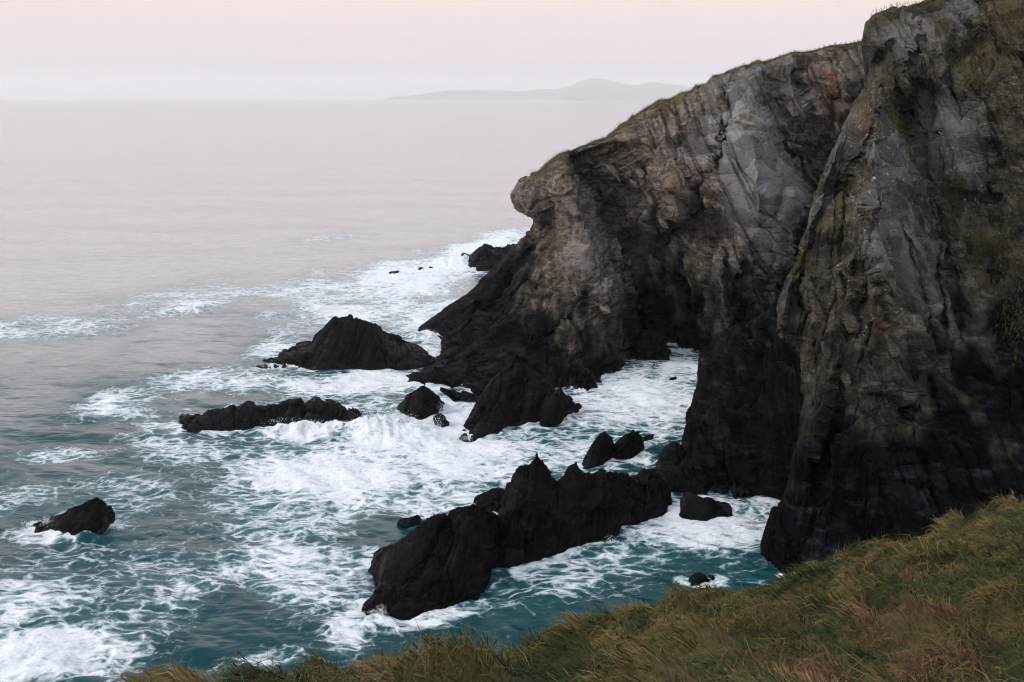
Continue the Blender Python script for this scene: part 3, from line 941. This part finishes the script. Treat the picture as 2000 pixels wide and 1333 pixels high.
GR = 'black rocks standing in the surf'
sea_rock('sea_rock', 'pyramid-shaped black rock in the surf beside the headland foot', [
    ('peak', [(503, 717, 720), (520, 708, 722), (545, 699, 723), (566, 694, 724), (575, 683, 724), (600, 672, 724), (612, 668, 724), (618, 652, 724), (640, 638, 724), (655, 624, 723), (668, 618, 722), (682, 617, 721), (697, 615, 720), (708, 623, 719),
              (728, 629, 718), (742, 642, 717), (770, 655, 715), (800, 671, 713), (826, 686, 711), (848, 698, 706)], 11, 0.42, 2.6, 40, 50)], GR)
sea_rock('sea_rock', 'long low jagged black ridge with surf breaking over its end', [
    ('crest', [(343, 842, 848), (352, 830, 849), (362, 817, 850), (380, 813, 850), (397, 809, 849), (418, 801, 847), (436, 796, 846), (456, 791, 847), (463, 797, 847), (485, 786, 846), (497, 788, 845), (504, 794, 843), (527, 790, 842), (545, 789, 840), (565, 784, 838),
               (589, 776, 836), (595, 785, 836), (605, 778, 836), (617, 772, 837), (628, 779, 837), (636, 785, 837), (641, 782, 836), (652, 790, 836), (664, 799, 836), (693, 806, 837), (707, 813, 838), (718, 826, 838)], 6.5, 0.34, 1.8, 40, 55)], GR)
sea_rock('sea_rock', 'rounded black boulder with white water pouring off beneath the headland', [
    ('hump', [(775, 799, 804), (790, 780, 814), (805, 768, 820), (815, 762, 822), (826, 757, 822), (845, 766, 817), (858, 776, 809), (866, 788, 800)], 4.2, 0.22, 1.8, 30, 45)], GR)
sea_rock('sea_rock', 'small upright black rock between the rounded boulder and the slab', [
    ('hump', [(847, 818, 824), (854, 808, 836), (863, 807, 841), (871, 815, 838), (877, 829, 833)], 1.8, 0.12, 0.8, 30, 45)], GR)
sea_rock('sea_rock', 'broad black slab sloping from the headland foot to a point', [
    ('slab', [(891, 862, 869), (897, 852, 868), (905, 838, 867), (918, 812, 866), (935, 778, 861), (960, 742, 851), (1000, 708, 839), (1040, 722, 829), (1075, 755, 822), (1096, 778, 816)], 10, 0.40, 2.6, 25, 40)], GR)
sea_rock('sea_rock', 'triangular black rock leaning against the broad slab', [
    ('fin', [(1049, 834, 838), (1060, 802, 838), (1072, 783, 836), (1084, 768, 833), (1093, 758, 829), (1103, 766, 824), (1117, 778, 818), (1131, 790, 814), (1144, 808, 811)], 4.0, 0.22, 1.6, 25, 50)], GR)
sea_rock('sea_rock', 'pointed black rock shaped like a shark fin in the cove', [
    ('fin', [(1138, 906, 912), (1147, 886, 914), (1157, 868, 913), (1168, 853, 911), (1178, 842, 907), (1184, 844, 903), (1193, 857, 895), (1204, 872, 886)], 2.8, 0.14, 1.2, 35, 60)], GR)
sea_rock('sea_rock', 'two-humped black rock touching the fin-shaped rock in the cove', [
    ('hump', [(1196, 878, 892), (1206, 864, 896), (1218, 852, 896), (1228, 846, 894), (1238, 838, 892), (1246, 845, 889), (1254, 856, 884), (1258, 872, 880)], 2.8, 0.16, 1.1, 35, 55),
    ('toe', [(1248, 858, 864), (1262, 852, 861), (1274, 849, 857), (1284, 851, 854)], 1.2, 0.08, 0.6, 35, 55)], GR)
sea_rock('sea_stack', 'massive black jagged stack with twin peaks facing the grassy slope', [
    ('lower_ridge', [(722, 1200, 1208), (728, 1180, 1209), (735, 1160, 1210), (747, 1103, 1210), (757, 1086, 1210), (766, 1078, 1210), (780, 1068, 1210), (794, 1057, 1209), (810, 1042, 1208), (823, 1029, 1206), (840, 1018, 1204), (856, 1010, 1202), (872, 1006, 1199), (878, 998, 1196),
                     (892, 990, 1193), (905, 984, 1190), (918, 982, 1187), (932, 984, 1180), (946, 992, 1158), (962, 1006, 1140), (978, 1016, 1128), (990, 1030, 1122)], 9.5, 0.42, 2.4, 40, 50),
    ('twin_peaks', [(958, 1060, 1138), (972, 1030, 1133), (982, 1010, 1128), (990, 985, 1124), (995, 959, 1120), (1000, 927, 1118), (1008, 914, 1116), (1016, 907, 1114), (1040, 893, 1108), (1046, 886, 1106), (1050, 883, 1104), (1057, 889, 1101), (1062, 903, 1098), (1073, 922, 1093), (1081, 935, 1090), (1087, 947, 1088), (1096, 938, 1085), (1104, 926, 1082), (1110, 914, 1079), (1120, 906, 1075),
                    (1128, 900, 1072), (1134, 909, 1071), (1139, 914, 1070), (1147, 920, 1068), (1167, 916, 1067), (1188, 917, 1058), (1203, 921, 1042), (1217, 923, 1030), (1233, 928, 1026), (1243, 938, 1023), (1250, 942, 1020), (1258, 932, 1016), (1266, 918, 1013), (1271, 919, 1010), (1279, 930, 1005), (1291, 947, 999), (1304, 988, 993)], 8.5, 0.40, 2.2, 50, 62),
    ('back_knob', [(928, 985, 996), (936, 976, 998), (946, 966, 999), (958, 959, 999), (971, 956, 998), (984, 961, 994), (992, 966, 986)], 3.2, 0.2, 1.0, 40, 50)], GR)
sea_rock('sea_rock', 'small black rock awash beside the massive stack', [
    ('hump', [(777, 1021, 1025), (783, 1014, 1028), (791, 1011, 1029), (803, 1010, 1028), (814, 1007, 1025), (820, 1009, 1023), (823, 1015, 1020)], 1.1, 0.07, 0.5, 30, 50)], GR)
sea_rock('sea_rock', 'smooth dark wedge-shaped boulder in the inlet at the buttress foot', [
    ('wedge', [(1326, 992, 1001), (1329, 972, 1003), (1334, 962, 1005), (1342, 958, 1006), (1356, 964, 1009), (1370, 969, 1013), (1380, 973, 1015), (1396, 979, 1010), (1412, 985, 1007), (1424, 991, 1005), (1432, 1000, 1003)], 3.2, 0.10, 2.6, 20, 40, 0.6)], GR)
sea_rock('sea_rock', 'knobbly black rock at the buttress foot above the twin-peaked stack', [
    ('hump', [(1280, 914, 922), (1287, 892, 926), (1295, 876, 928), (1306, 868, 928), (1318, 866, 928), (1330, 872, 927), (1342, 884, 925), (1352, 900, 922)], 4.0, 0.26, 1.3, 40, 50)], GR)
sea_rock('sea_rock', 'low black shelf of rock joining the buttress foot to the stack', [
    ('shelf', [(1256, 944, 952), (1268, 932, 955), (1282, 921, 957), (1300, 910, 958), (1322, 905, 959), (1345, 906, 960), (1366, 912, 961), (1380, 930, 961)], 4.0, 0.26, 1.3, 40, 50)], GR)
sea_rock('sea_rock', 'dark rock with a wave washing over it, alone in open water', [
    ('back', [(66, 1030, 1036), (84, 1020, 1040), (100, 1013, 1044), (118, 1005, 1048), (135, 997, 1050), (150, 990, 1051), (165, 982, 1051), (178, 975, 1050), (190, 972, 1048), (199, 975, 1044), (207, 986, 1036), (215, 996, 1027), (224, 1008, 1015)], 3.6, 0.13, 1.0, 40, 50)], GR)
sea_rock('sea_rock', 'distant dark reef rock emerging behind the headland foot', [
    ('reef', [(893, 511, 519), (905, 503, 524), (918, 497, 530), (932, 489, 533), (940, 484, 533), (948, 480, 533), (955, 482, 533), (961, 487, 533), (970, 484, 531), (979, 480, 529), (990, 479, 526), (1004, 477, 520), (1022, 480, 514)], 14, 0.5, 2.4, 40, 55)], GR)
sea_rock('sea_rock', 'small distant dark rock off the tip of the reef', [
    ('hump', [(838, 524, 526), (850, 521, 526), (862, 518, 525), (873, 512, 524), (881, 508, 523), (890, 510, 521), (898, 514, 520)], 5, 0.3, 1.2, 40, 55)], GR)
sea_rock('sea_rock', 'tiny distant rock just breaking the surface beyond the reef tip', [
    ('hump', [(815, 527, 529), (820, 524, 529), (826, 523, 528), (832, 526, 527)], 2.2, 0.15, 0.8, 40, 55)], GR)
sea_rock('sea_rock', 'flat sliver of rock awash, farthest out from the reef', [
    ('hump', [(760, 533, 535), (767, 530, 535), (774, 529, 534), (780, 531, 533)], 2.2, 0.12, 0.8, 40, 55)], GR)
sea_rock('sea_rock', 'small dark rock peeping over the edge of the grass', [
    ('hump', [(1346, 1140, 1150), (1352, 1128, 1152), (1360, 1122, 1153), (1370, 1120, 1153), (1380, 1126, 1152), (1388, 1130, 1151), (1394, 1142, 1150)], 1.5, 0.14, 0.6, 40, 55)], GR)
sea_rock('sea_rock', 'tiny black rock poking from the foam in the back of the cove', [
    ('hump', [(1303, 743, 745), (1309, 740, 745), (1315, 737, 744), (1320, 735, 742), (1323, 739, 741)], 1.0, 0.1, 0.5, 40, 55)], GR)
sea_rock('sea_rock', 'dark boulder against the foot of the back wall of the cove', [
    ('hump', [(1240, 694, 703), (1246, 668, 704), (1256, 650, 705), (1270, 642, 705), (1284, 644, 705), (1297, 656, 705), (1306, 680, 704), (1310, 696, 703)], 4.0, 0.25, 1.5, 40, 45)], GR)

# ------------------------------------------------------------------ the sea
foam_pts = np.concatenate([p[(p[:, 2] > -0.6) & (p[:, 2] < 1.2)] for p in WATER_PTS])
GX0, GX1, GY0, GY1, GS = -60.0, 60.0, 45.0, 235.0, 0.4
nx, ny = int((GX1 - GX0) / GS), int((GY1 - GY0) / GS)
occ = np.zeros((ny, nx))
ii = ((foam_pts[:, 0] - GX0) / GS).astype(int); jj = ((foam_pts[:, 1] - GY0) / GS).astype(int)
ok = (ii >= 0) & (ii < nx) & (jj >= 0) & (jj < ny)
occ[jj[ok], ii[ok]] = 1.0


def blur(a, sig):
    ky = np.fft.fftfreq(a.shape[0])[:, None]; kx = np.fft.rfftfreq(a.shape[1])[None]
    return np.fft.irfft2(np.fft.rfft2(a) * np.exp(-2 * (math.pi * sig) ** 2 * (kx ** 2 + ky ** 2)), s=a.shape)


near = np.clip(blur(occ, 2.2) * 3.5, 0, 1)
around = np.clip(blur(occ, 9.0) * 6.0, 0, 1)


def sample(a, x, y):
    u = (x - GX0) / GS - 0.5; v = (y - GY0) / GS - 0.5
    inside = (u >= 0) & (u < nx - 1.01) & (v >= 0) & (v < ny - 1.01)
    u = np.clip(u, 0, nx - 1.02); v = np.clip(v, 0, ny - 1.02)
    i, j = u.astype(int), v.astype(int)
    fu, fv = u - i, v - j
    r = a[j, i] * (1 - fu) * (1 - fv) + a[j, i + 1] * fu * (1 - fv) + a[j + 1, i] * (1 - fu) * fv + a[j + 1, i + 1] * fu * fv
    return r * inside


def spectrum(n, size, wind, seed, lo, hi, power):
    r = np.random.default_rng(seed)
    k = np.fft.fftfreq(n, size / n) * 2 * math.pi
    kx, ky = np.meshgrid(k, k)
    kk = np.sqrt(kx ** 2 + ky ** 2) + 1e-9
    cosw = (kx * math.cos(wind) + ky * math.sin(wind)) / kk
    a = kk ** (-power) * (0.25 + cosw ** 2) * (kk > 2 * math.pi / hi) * (kk < 2 * math.pi / lo)
    h = a * (r.normal(size=(n, n)) + 1j * r.normal(size=(n, n)))
    z = np.fft.ifft2(h).real
    hx = np.fft.ifft2(1j * h * kx / kk).real; hy = np.fft.ifft2(1j * h * ky / kk).real
    s = z.std()
    return z / s, hx / s, hy / s


def tile(a, x, y, size):
    n = a.shape[0]
    u = (x / size * n) % n; v = (y / size * n) % n
    i, j = u.astype(int), v.astype(int)
    fu, fv = u - i, v - j
    i1, j1 = (i + 1) % n, (j + 1) % n
    i, j = i % n, j % n
    return a[j, i] * (1 - fu) * (1 - fv) + a[j, i1] * fu * (1 - fv) + a[j1, i] * (1 - fu) * fv + a[j1, i1] * fu * fv


rad = [42.0]
while rad[-1] < 2500:
    rad.append(rad[-1] + max(0.11, rad[-1] ** 2 / (H_EYE * 1137) * 1.5))
rad = np.array(rad + [3000, 4000, 6000, 9000, 14000, 19000, 24000])
th = np.radians(np.concatenate([np.linspace(-75, -31, 30)[:-1], np.linspace(-31, 30, 560), np.linspace(30, 75, 30)[1:]]))
X = np.sin(th)[None] * rad[:, None]; Yg = np.cos(th)[None] * rad[:, None]
wz, wx_, wy_ = spectrum(512, 97.0, math.radians(70), 3, 2.5, 60, 2.5)
cz, cx_, cy_ = spectrum(512, 23.0, math.radians(55), 4, 0.5, 6.0, 2.0)
fade = 1 / (1 + (rad / 420.0) ** 2)[:, None]
n_near = sample(near, X.ravel(), Yg.ravel()).reshape(X.shape)
n_around = sample(around, X.ravel(), Yg.ravel()).reshape(X.shape)
px, py = project(np.stack([X, Yg, 0 * X], -1))
BLOBS = [  # photo place, half sizes, slope, strength of the foam
    (1250, 785, 170, 75, 0, .76), (1330, 730, 60, 30, 0, .75), (800, 850, 190, 60, -5, .88), (660, 915, 240, 55, -4, .76), (960, 900, 260, 55, -6, .70), (720, 752, 200, 28, 0, .74), (880, 640, 110, 60, 0, .84),
    (790, 545, 170, 36, -14, .80), (920, 495, 130, 24, -18, .88), (330, 603, 150, 17, -3, .56), (700, 600, 190, 40, -8, .60), (640, 465, 75, 7, -4, .46), (130, 888, 110, 15, -3, .58), (1370, 1030, 150, 60, 0, .74), (1200, 1110, 180, 45, -12, .50),
    (1050, 1165, 130, 36, -14, .46), (90, 1275, 150, 52, -8, .88), (560, 1000, 240, 70, -10, .60), (380, 1100, 300, 90, -12, .46), (150, 1190, 280, 80, -8, .44), (620, 1130, 150, 70, 0, .46), (450, 745, 160, 30, 0, .50), (280, 790, 140, 40, 0, .40),
    (200, 960, 230, 60, 0, .42), (700, 1215, 60, 40, -40, .75), (560, 690, 80, 30, 0, .62), (350, 880, 160, 30, 0, .48), (1420, 1000, 110, 30, 0, .64), (1150, 960, 120, 50, 0, .66), (870, 985, 120, 60, 0, .66), (500, 560, 260, 24, -6, .42), (60, 640, 200, 24, -3, .36),
    (500, 1280, 90, 16, -10, .45), (130, 1028, 80, 18, -10, .88), (600, 840, 110, 34, 0, .86), (840, 800, 60, 30, 0, .95)]
D = np.zeros(X.shape)
for (cx, cy, rx, ry, ang, g) in BLOBS:
    a = math.radians(ang)
    dx, dy = px - cx, py - cy
    uu = (dx * math.cos(a) + dy * math.sin(a)) / rx; vv = (-dx * math.sin(a) + dy * math.cos(a)) / ry
    D = np.maximum(D, g * np.exp(-0.75 * np.maximum(uu ** 2 + vv ** 2 - 0.25, 0)))
patchy = fbm(np.stack([X / 9, Yg / 14, 0 * X + 2], -1).reshape(-1, 3), 4).reshape(X.shape)
D = D + 0.30 * patchy * sstep(0.02, 0.2, D) * (1 - 0.6 * sstep(0.75, 1, D))
rag = sstep(-0.35, 0.35, fbm(np.stack([X / 3.1, Yg / 4.0, 0 * X + 9], -1), 4))
D = np.clip(np.maximum(D, np.maximum((0.25 + 0.45 * rag) * n_near, (0.16 + 0.28 * rag) * n_around)), 0, 1)
D = np.where(rad[:, None] > 300, D * 0, D)
wild = np.clip(0.6 + 0.35 * sstep(200, 90, rad)[:, None] + 0.6 * n_around + 0.5 * D, 0, 1.5)
Z = wild * (0.13 * tile(wz, X, Yg, 97.0) * np.clip(fade * 1.2, 0, 1) + 0.08 * tile(wz, Yg * 0.83 + 11, X * 0.83, 97.0) * fade)
Z = Z + (0.020 + 0.030 * sstep(200, 90, rad)[:, None] + 0.05 * D) * tile(cz, X, Yg, 23.0) * fade
Z = Z + 0.22 * D * fbm(np.stack([X / 2.3, Yg / 2.3, 0 * X], -1).reshape(-1, 3), 4).reshape(X.shape)
# white water heaped against the rocks
lump = 0.8 + 0.5 * fbm(np.stack([X / 0.9, Yg / 1.3, 0 * X + 5], -1).reshape(-1, 3), 4).reshape(X.shape)
for (qx, qy, rx, ry, h) in [(775, 852, 3.6, 3.0, 1.0), (740, 835, 2.5, 3.0, 0.8), (640, 846, 5.5, 2.2, 0.85), (560, 850, 4.0, 1.8, 0.6), (905, 520, 6, 5, 1.8), (950, 490, 14, 6, 1.2), (830, 660, 3, 4, 1.0), (1205, 1075, 2.2, 1.2, 0.5), (118, 1046, 1.6, 0.5, 0.60), (165, 1050, 1.2, 0.4, 0.50), (60, 1290, 4, 2, 0.3), (720, 1222, 2, 1.2, 0.5), (340, 606, 14, 5, 0.5)]:
    c = at(qx, qy, S(qx, qy))
    Z = Z + h * np.exp(-((X - c[0]) / rx) ** 2 - ((Yg - c[1]) / ry) ** 2) * lump
chop = 0.8 * fade
XX = X - 0.17 * chop * tile(wx_, X, Yg, 97.0) - 0.045 * chop * tile(cx_, X, Yg, 23.0)
YY = Yg - 0.17 * chop * tile(wy_, X, Yg, 97.0) - 0.045 * chop * tile(cy_, X, Yg, 23.0)
sea = mesh_from('sea', np.stack([XX, YY, Z], -1).reshape(-1, 3), grid_faces(len(rad), len(th), True), M_SEA, None, dict(foam=D, reflect_dull=np.clip(np.maximum(sstep(230, 80, rad)[:, None] + 0 * X, 0.9 * n_around) + 0.25 * patchy * sstep(300, 120, rad)[:, None], 0, 1)))
tag(sea, 'teal sea with lacy white foam around the rocks', None, None, 'structure')

# ------------------------------------------------------------------ thrown spray where the surge breaks
r = np.random.default_rng(77)
sp = []
for (qx, qy, n, wx, wy, h) in [(770, 838, 2600, 2.2, 1.2, 1.5), (705, 838, 1500, 1.4, 0.8, 1.2), (600, 832, 1200, 2.6, 0.7, 0.7), (850, 805, 700, 1.2, 0.8, 0.9), (905, 516, 1500, 3.0, 1.5, 2.2), (860, 655, 500, 1.5, 0.8, 0.9), (735, 1205, 900, 0.8, 0.6, 0.8), (1210, 1070, 500, 0.9, 0.4, 0.5), (125, 1026, 900, 1.4, 0.5, 0.5), (1310, 690, 500, 2.0, 0.6, 0.7), (895, 862, 500, 0.8, 0.5, 0.6)]:
    c = at(qx, qy, S(qx, qy))
    clump = r.normal(size=(9, 2)) * (wx * 0.7, wy * 0.7)
    k = r.integers(0, 9, n)
    hh = h * r.uniform(0.3, 1.0, 9)
    t = r.random(n) ** 1.6
    sp.append(np.stack([c[0] + clump[k, 0] + r.normal(size=n) * (0.16 + 0.22 * t) * wx * 0.6, c[1] + clump[k, 1] + r.normal(size=n) * 0.35 * wy, 0.15 + hh[k] * t + r.normal(size=n) * 0.06], 1))
sp = np.concatenate(sp)
tet = np.array([(1, 1, 1), (-1, -1, 1), (-1, 1, -1), (1, -1, -1)]) * 0.5
sz = r.uniform(0.015, 0.05, len(sp))
V_ = (sp[:, None] + tet[None] * sz[:, None, None] * r.uniform(0.6, 1.4, (len(sp), 1, 3))).reshape(-1, 3)
k = np.arange(len(sp))[:, None] * 4
T_ = np.concatenate([k + [0, 1, 2], k + [0, 2, 3], k + [0, 3, 1], k + [1, 3, 2]], 1).reshape(-1, 3)
NS = Nodes('spray')
NS.put(NS.bsdf.inputs['Base Color'], NS.mix(NS.noise(NS.coord(), 3.0), (0.62, 0.68, 0.70), (0.84, 0.86, 0.87)))
NS.bsdf.inputs['Roughness'].default_value = 0.6
tag(mesh_from('sea_spray', V_, T_, NS.m), 'white droplets thrown up where the surge breaks on the rocks', 'spray', None, 'stuff')

# ------------------------------------------------------------------ far hills across the water
hp = np.array([(770, 189), (800, 187), (840, 181), (880, 176), (920, 175), (960, 175), (1000, 178), (1040, 176), (1080, 174), (1110, 168), (1135, 158), (1150, 155), (1165, 153), (1180, 154), (1197, 157), (1215, 163), (1240, 166), (1260, 163), (1278, 160), (1300, 163), (1330, 167), (1400, 174), (1480, 183), (1560, 189)], float)
hx_ = np.linspace(770, 1560, 220)
ht = np.interp(hx_, hp[:, 0], hp[:, 1])
ht = ht + 1.6 * fbm(np.stack([hx_ / 45, 0 * hx_, 0 * hx_ + 4], 1), 4) * sstep(189, 172, ht)
hz = np.maximum(at(hx_, ht, 20000.0)[:, 2], 2)
cross = np.concatenate([np.linspace(-1, 1, 25)])
Xh = at(hx_, 190, 20000.0)[:, 0]
prof = np.exp(-(cross * 1.7) ** 2)
HV = np.stack([np.broadcast_to(Xh[None], (25, 220)), 20000 + cross[:, None] * 2400 + 0 * Xh[None],
               hz[None] * prof[:, None] * (1 + 0.25 * (1 - prof[:, None]) * np.sin(Xh[None] / 210.0 + cross[:, None] * 4)) - 6 - 40 * (np.abs(cross[:, None]) ** 6)], -1)
hills = mesh_from('hills', HV.reshape(-1, 3), grid_faces(25, 220, True), M_HILL)
tag(hills, 'pale hazy hills on the horizon', None, None, 'structure')

# ------------------------------------------------------------------ the grassy slope
edge_px = [(2150, 955, 28), (2000, 970, 26.5), (1940, 977, 26), (1880, 988, 25.5), (1800, 1022, 25), (1740, 1042, 24.5), (1690, 1062, 24), (1620, 1082, 23.5), (1560, 1098, 23), (1490, 1110, 22.5), (1430, 1134, 21.8), (1380, 1145, 21.4), (1300, 1164, 20.6), (1250, 1184, 20),
           (1170, 1199, 19.2), (1100, 1214, 18.4), (1000, 1236, 17.4), (960, 1244, 17), (850, 1260, 16), (760, 1270, 15.2), (690, 1280, 14.6), (600, 1299, 13.9), (520, 1304, 13.4), (440, 1310, 12.9), (380, 1319, 12.5), (310, 1334, 12), (150, 1365, 11), (-100, 1400, 9.8), (-400, 1440, 8.5)]
ep = np.array([at(a, b + 36 + 84 * min(1, max(0, (1150 - a) / 600)), c) for a, b, c in edge_px])
ep = ep[np.argsort(ep[:, 0])]
tc = [tuple(p) for p in ep[::2]]
tc += [tuple(at(2000, 1333, 9.2)), tuple(at(1500, 1333, 10.2)), tuple(at(1000, 1333, 11.0)), tuple(at(600, 1345, 11.4)), tuple(at(1700, 1180, 15.5)), tuple(at(1300, 1250, 15.2)), tuple(at(1950, 1120, 16.5)), (0, 0, 28.3), (4, 0, 28.6), (-4, 0, 27.6), (8, 2, 28.3), (0, -8, 30.5), (16, 10, 25.6), (20, 24, 22.5), (26, 10, 27), (-8, 2, 25.5)]
gx = np.arange(-16, 30.01, 0.2); gy = np.arange(-10, 34.01, 0.2)
TX, TY = np.meshgrid(gx, gy)


def ground(x, y):
    z = rbf(np.array(tc), np.stack([x, y], 1), 0.02)
    ey = np.interp(x, ep[:, 0], ep[:, 1], left=6.0, right=ep[-1, 1])
    ez = rbf(np.array(tc), np.stack([x, ey], 1), 0.02)
    d = y - ey
    over = np.where(d > 0, ez - 0.35 * d - 0.55 * np.maximum(d, 0) ** 1.6, z)
    return np.where(d > 0, over, z), d


def tuss(x, y):
    """Tussock cells: height, id row, offset from the tussock's middle, distance to the hollow between."""
    p = np.stack([x / 0.95 - y * 0.25, y / 0.85, 0 * x + 3.5], 1)
    p[:, :2] += 0.45 * np.stack([perlin(p * 0.8 + 9), perlin(p * 0.8 + 55)], 1)
    cid, off, edge = cells(p)
    big = fbm(np.stack([x / 2.6, y / 2.2, 0 * x + 8], 1), 3)
    return 0.50 * sstep(0, 0.75, edge) * (0.25 + RND[cid, 7]) + 0.34 * big, cid, off, edge


zg, dg_ = ground(TX.ravel(), TY.ravel())
tz, _, _, _ = tuss(TX.ravel(), TY.ravel())
zt = (zg + tz * sstep(5, -1, dg_)).reshape(TX.shape)
zt = np.maximum(zt, -3)
slope = mesh_from('ground', np.stack([TX, TY, zt], -1).reshape(-1, 3), grid_faces(*TX.shape), M_TURF)
tag(slope, 'grassy clifftop slope falling towards the sea', None, None, 'structure')

NB = 265000
r = np.random.default_rng(21)
bx, by = r.uniform(-9, 21, NB * 3), r.uniform(5.0, 30, NB * 3)
zb, db = ground(bx, by)
tzb, cid, off, edge = tuss(bx, by)
zb = zb + tzb
qx, qy = project(np.stack([bx, by, zb], 1))
keep = (db < 1.3) & (qx > -260) & (qx < 2650) & (qy < 1560) & (r.random(NB * 3) < np.clip(14.0 / by, 0.35, 1.0))
idx = np.where(keep)[0][:NB]
bx, by, zb, cid, off, edge = bx[idx], by[idx], zb[idx], cid[idx], off[idx], edge[idx]
print('blades', len(idx))
dry = fbm(np.stack([bx / 1.5, by / 1.3, 0 * bx + 30], 1), 3)
red = fbm(np.stack([bx / 1.9, by / 1.4, 0 * bx + 70], 1), 3)
kind = RND[cid, 3] * 0.7 + 0.42 + dry * 0.7 + 0.55 * (sstep(0, 0.6, edge) - 0.55)
STRAW, OLIVE, GREEN, RUSSET = np.array([0.128, 0.098, 0.036]), np.array([0.056, 0.062, 0.017]), np.array([0.025, 0.040, 0.013]), np.array([0.165, 0.092, 0.049])
kb = kind + r.normal(size=len(idx)) * 0.13
col = np.where((kb > 0.98)[:, None], STRAW, np.where((kb > 0.68)[:, None], OLIVE, GREEN))
col = np.where(((red + r.normal(size=len(idx)) * 0.05 > 0.33) & (RND[cid, 4] > 0.5))[:, None], RUSSET, col)
rb = r.random(len(idx))
col = np.where((rb < 0.07)[:, None], STRAW * 1.25, col)
col = np.where((rb > 0.90)[:, None], GREEN, col)
col = col * r.uniform(0.6, 1.35, (len(idx), 1)) * (0.75 + 0.5 * RND[cid, 5])[:, None]
wa = 0.5 + 1.5 * fbm(np.stack([bx / 2.2, by / 2.2, 0 * bx + 12], 1), 2) + (RND[cid, 2] - 0.5) * 2.2
lean = np.stack([-np.cos(wa), -np.sin(wa) * 0.7, 0 * wa], 1)
upv = np.array([0, 0, 0.55]) + lean * 0.80 + np.concatenate([off[:, :2] * 0.8, 0 * off[:, :1]], 1) + r.normal(size=(len(idx), 3)) * 0.20
upv /= np.linalg.norm(upv, axis=1, keepdims=True)
ln = (0.17 + 0.25 * RND[cid, 6]) * r.uniform(0.45, 1.3, len(idx)) * (0.6 + 0.4 * sstep(0, 0.5, edge))
wd = 0.0046 * np.clip(by / 13, 0.8, 1.6)
B0 = np.stack([bx, by, zb - 0.04], 1)
# a few tall dry stalks along the brink
ns = 150
kx = r.uniform(-7, 12, ns); ky = np.interp(kx, ep[:, 0], ep[:, 1]) + r.uniform(-2.5, 0.3, ns)
kz = ground(kx, ky)[0] + tuss(kx, ky)[0]
B0 = np.concatenate([B0, np.stack([kx, ky, kz - 0.03], 1)])
ks = np.array([0, 0, 1.0]) + r.normal(size=(ns, 3)) * 0.16 + np.array([-0.12, 0, 0]); ks /= np.linalg.norm(ks, axis=1, keepdims=True)
upv = np.concatenate([upv, ks]); ln = np.concatenate([ln, r.uniform(0.45, 0.85, ns)]); wd = np.concatenate([wd, np.full(ns, 0.0035)])
col = np.concatenate([col, np.tile([[0.10, 0.075, 0.045]], (ns, 1)) * r.uniform(0.6, 1.3, (ns, 1))])
dr = np.concatenate([np.full(len(idx), 0.85), np.full(ns, 0.2)])
V_, T_, C_ = blades(B0, upv, ln, wd, lambda n, r_: col, r, dr)
gr = mesh_from('grass', V_, T_, M_GRASS, None, colors=C_)
tag(gr, 'wind-combed green and straw-coloured clifftop grass', 'grass', None, 'stuff')

# ------------------------------------------------------------------ haze over the water
hv = []
x0, x1, y0, y1, z0, z1 = -23600, 23600, -600, 24400, -8, 365
HVt = np.array([(x0, y0, z0), (x1, y0, z0), (x1, y1, z0), (x0, y1, z0), (x0, y0, z1), (x1, y0, z1), (x1, y1, z1), (x0, y1, z1)], float)
HF = np.array([(3, 2, 1, 0), (4, 5, 6, 7), (0, 1, 5, 4), (1, 2, 6, 5), (2, 3, 7, 6), (3, 0, 4, 7)])
hm = bpy.data.materials.new('haze')
hm.use_nodes = True
hn, hl = hm.node_tree.nodes, hm.node_tree.links
hn.clear()
ho = hn.new('ShaderNodeOutputMaterial')
hp_ = hn.new('ShaderNodeVolumePrincipled')
hp_.inputs['Color'].default_value = (1.0, 1.0, 1.0, 1)
hp_.inputs['Density'].default_value = 0.000085
hp_.inputs['Anisotropy'].default_value = 0.7
hl.new(hp_.outputs[0], ho.inputs['Volume'])
hz_o = mesh_from('haze', HVt, HF, hm, None, None, False)
tag(hz_o, 'thin sea haze', None, None, 'stuff')
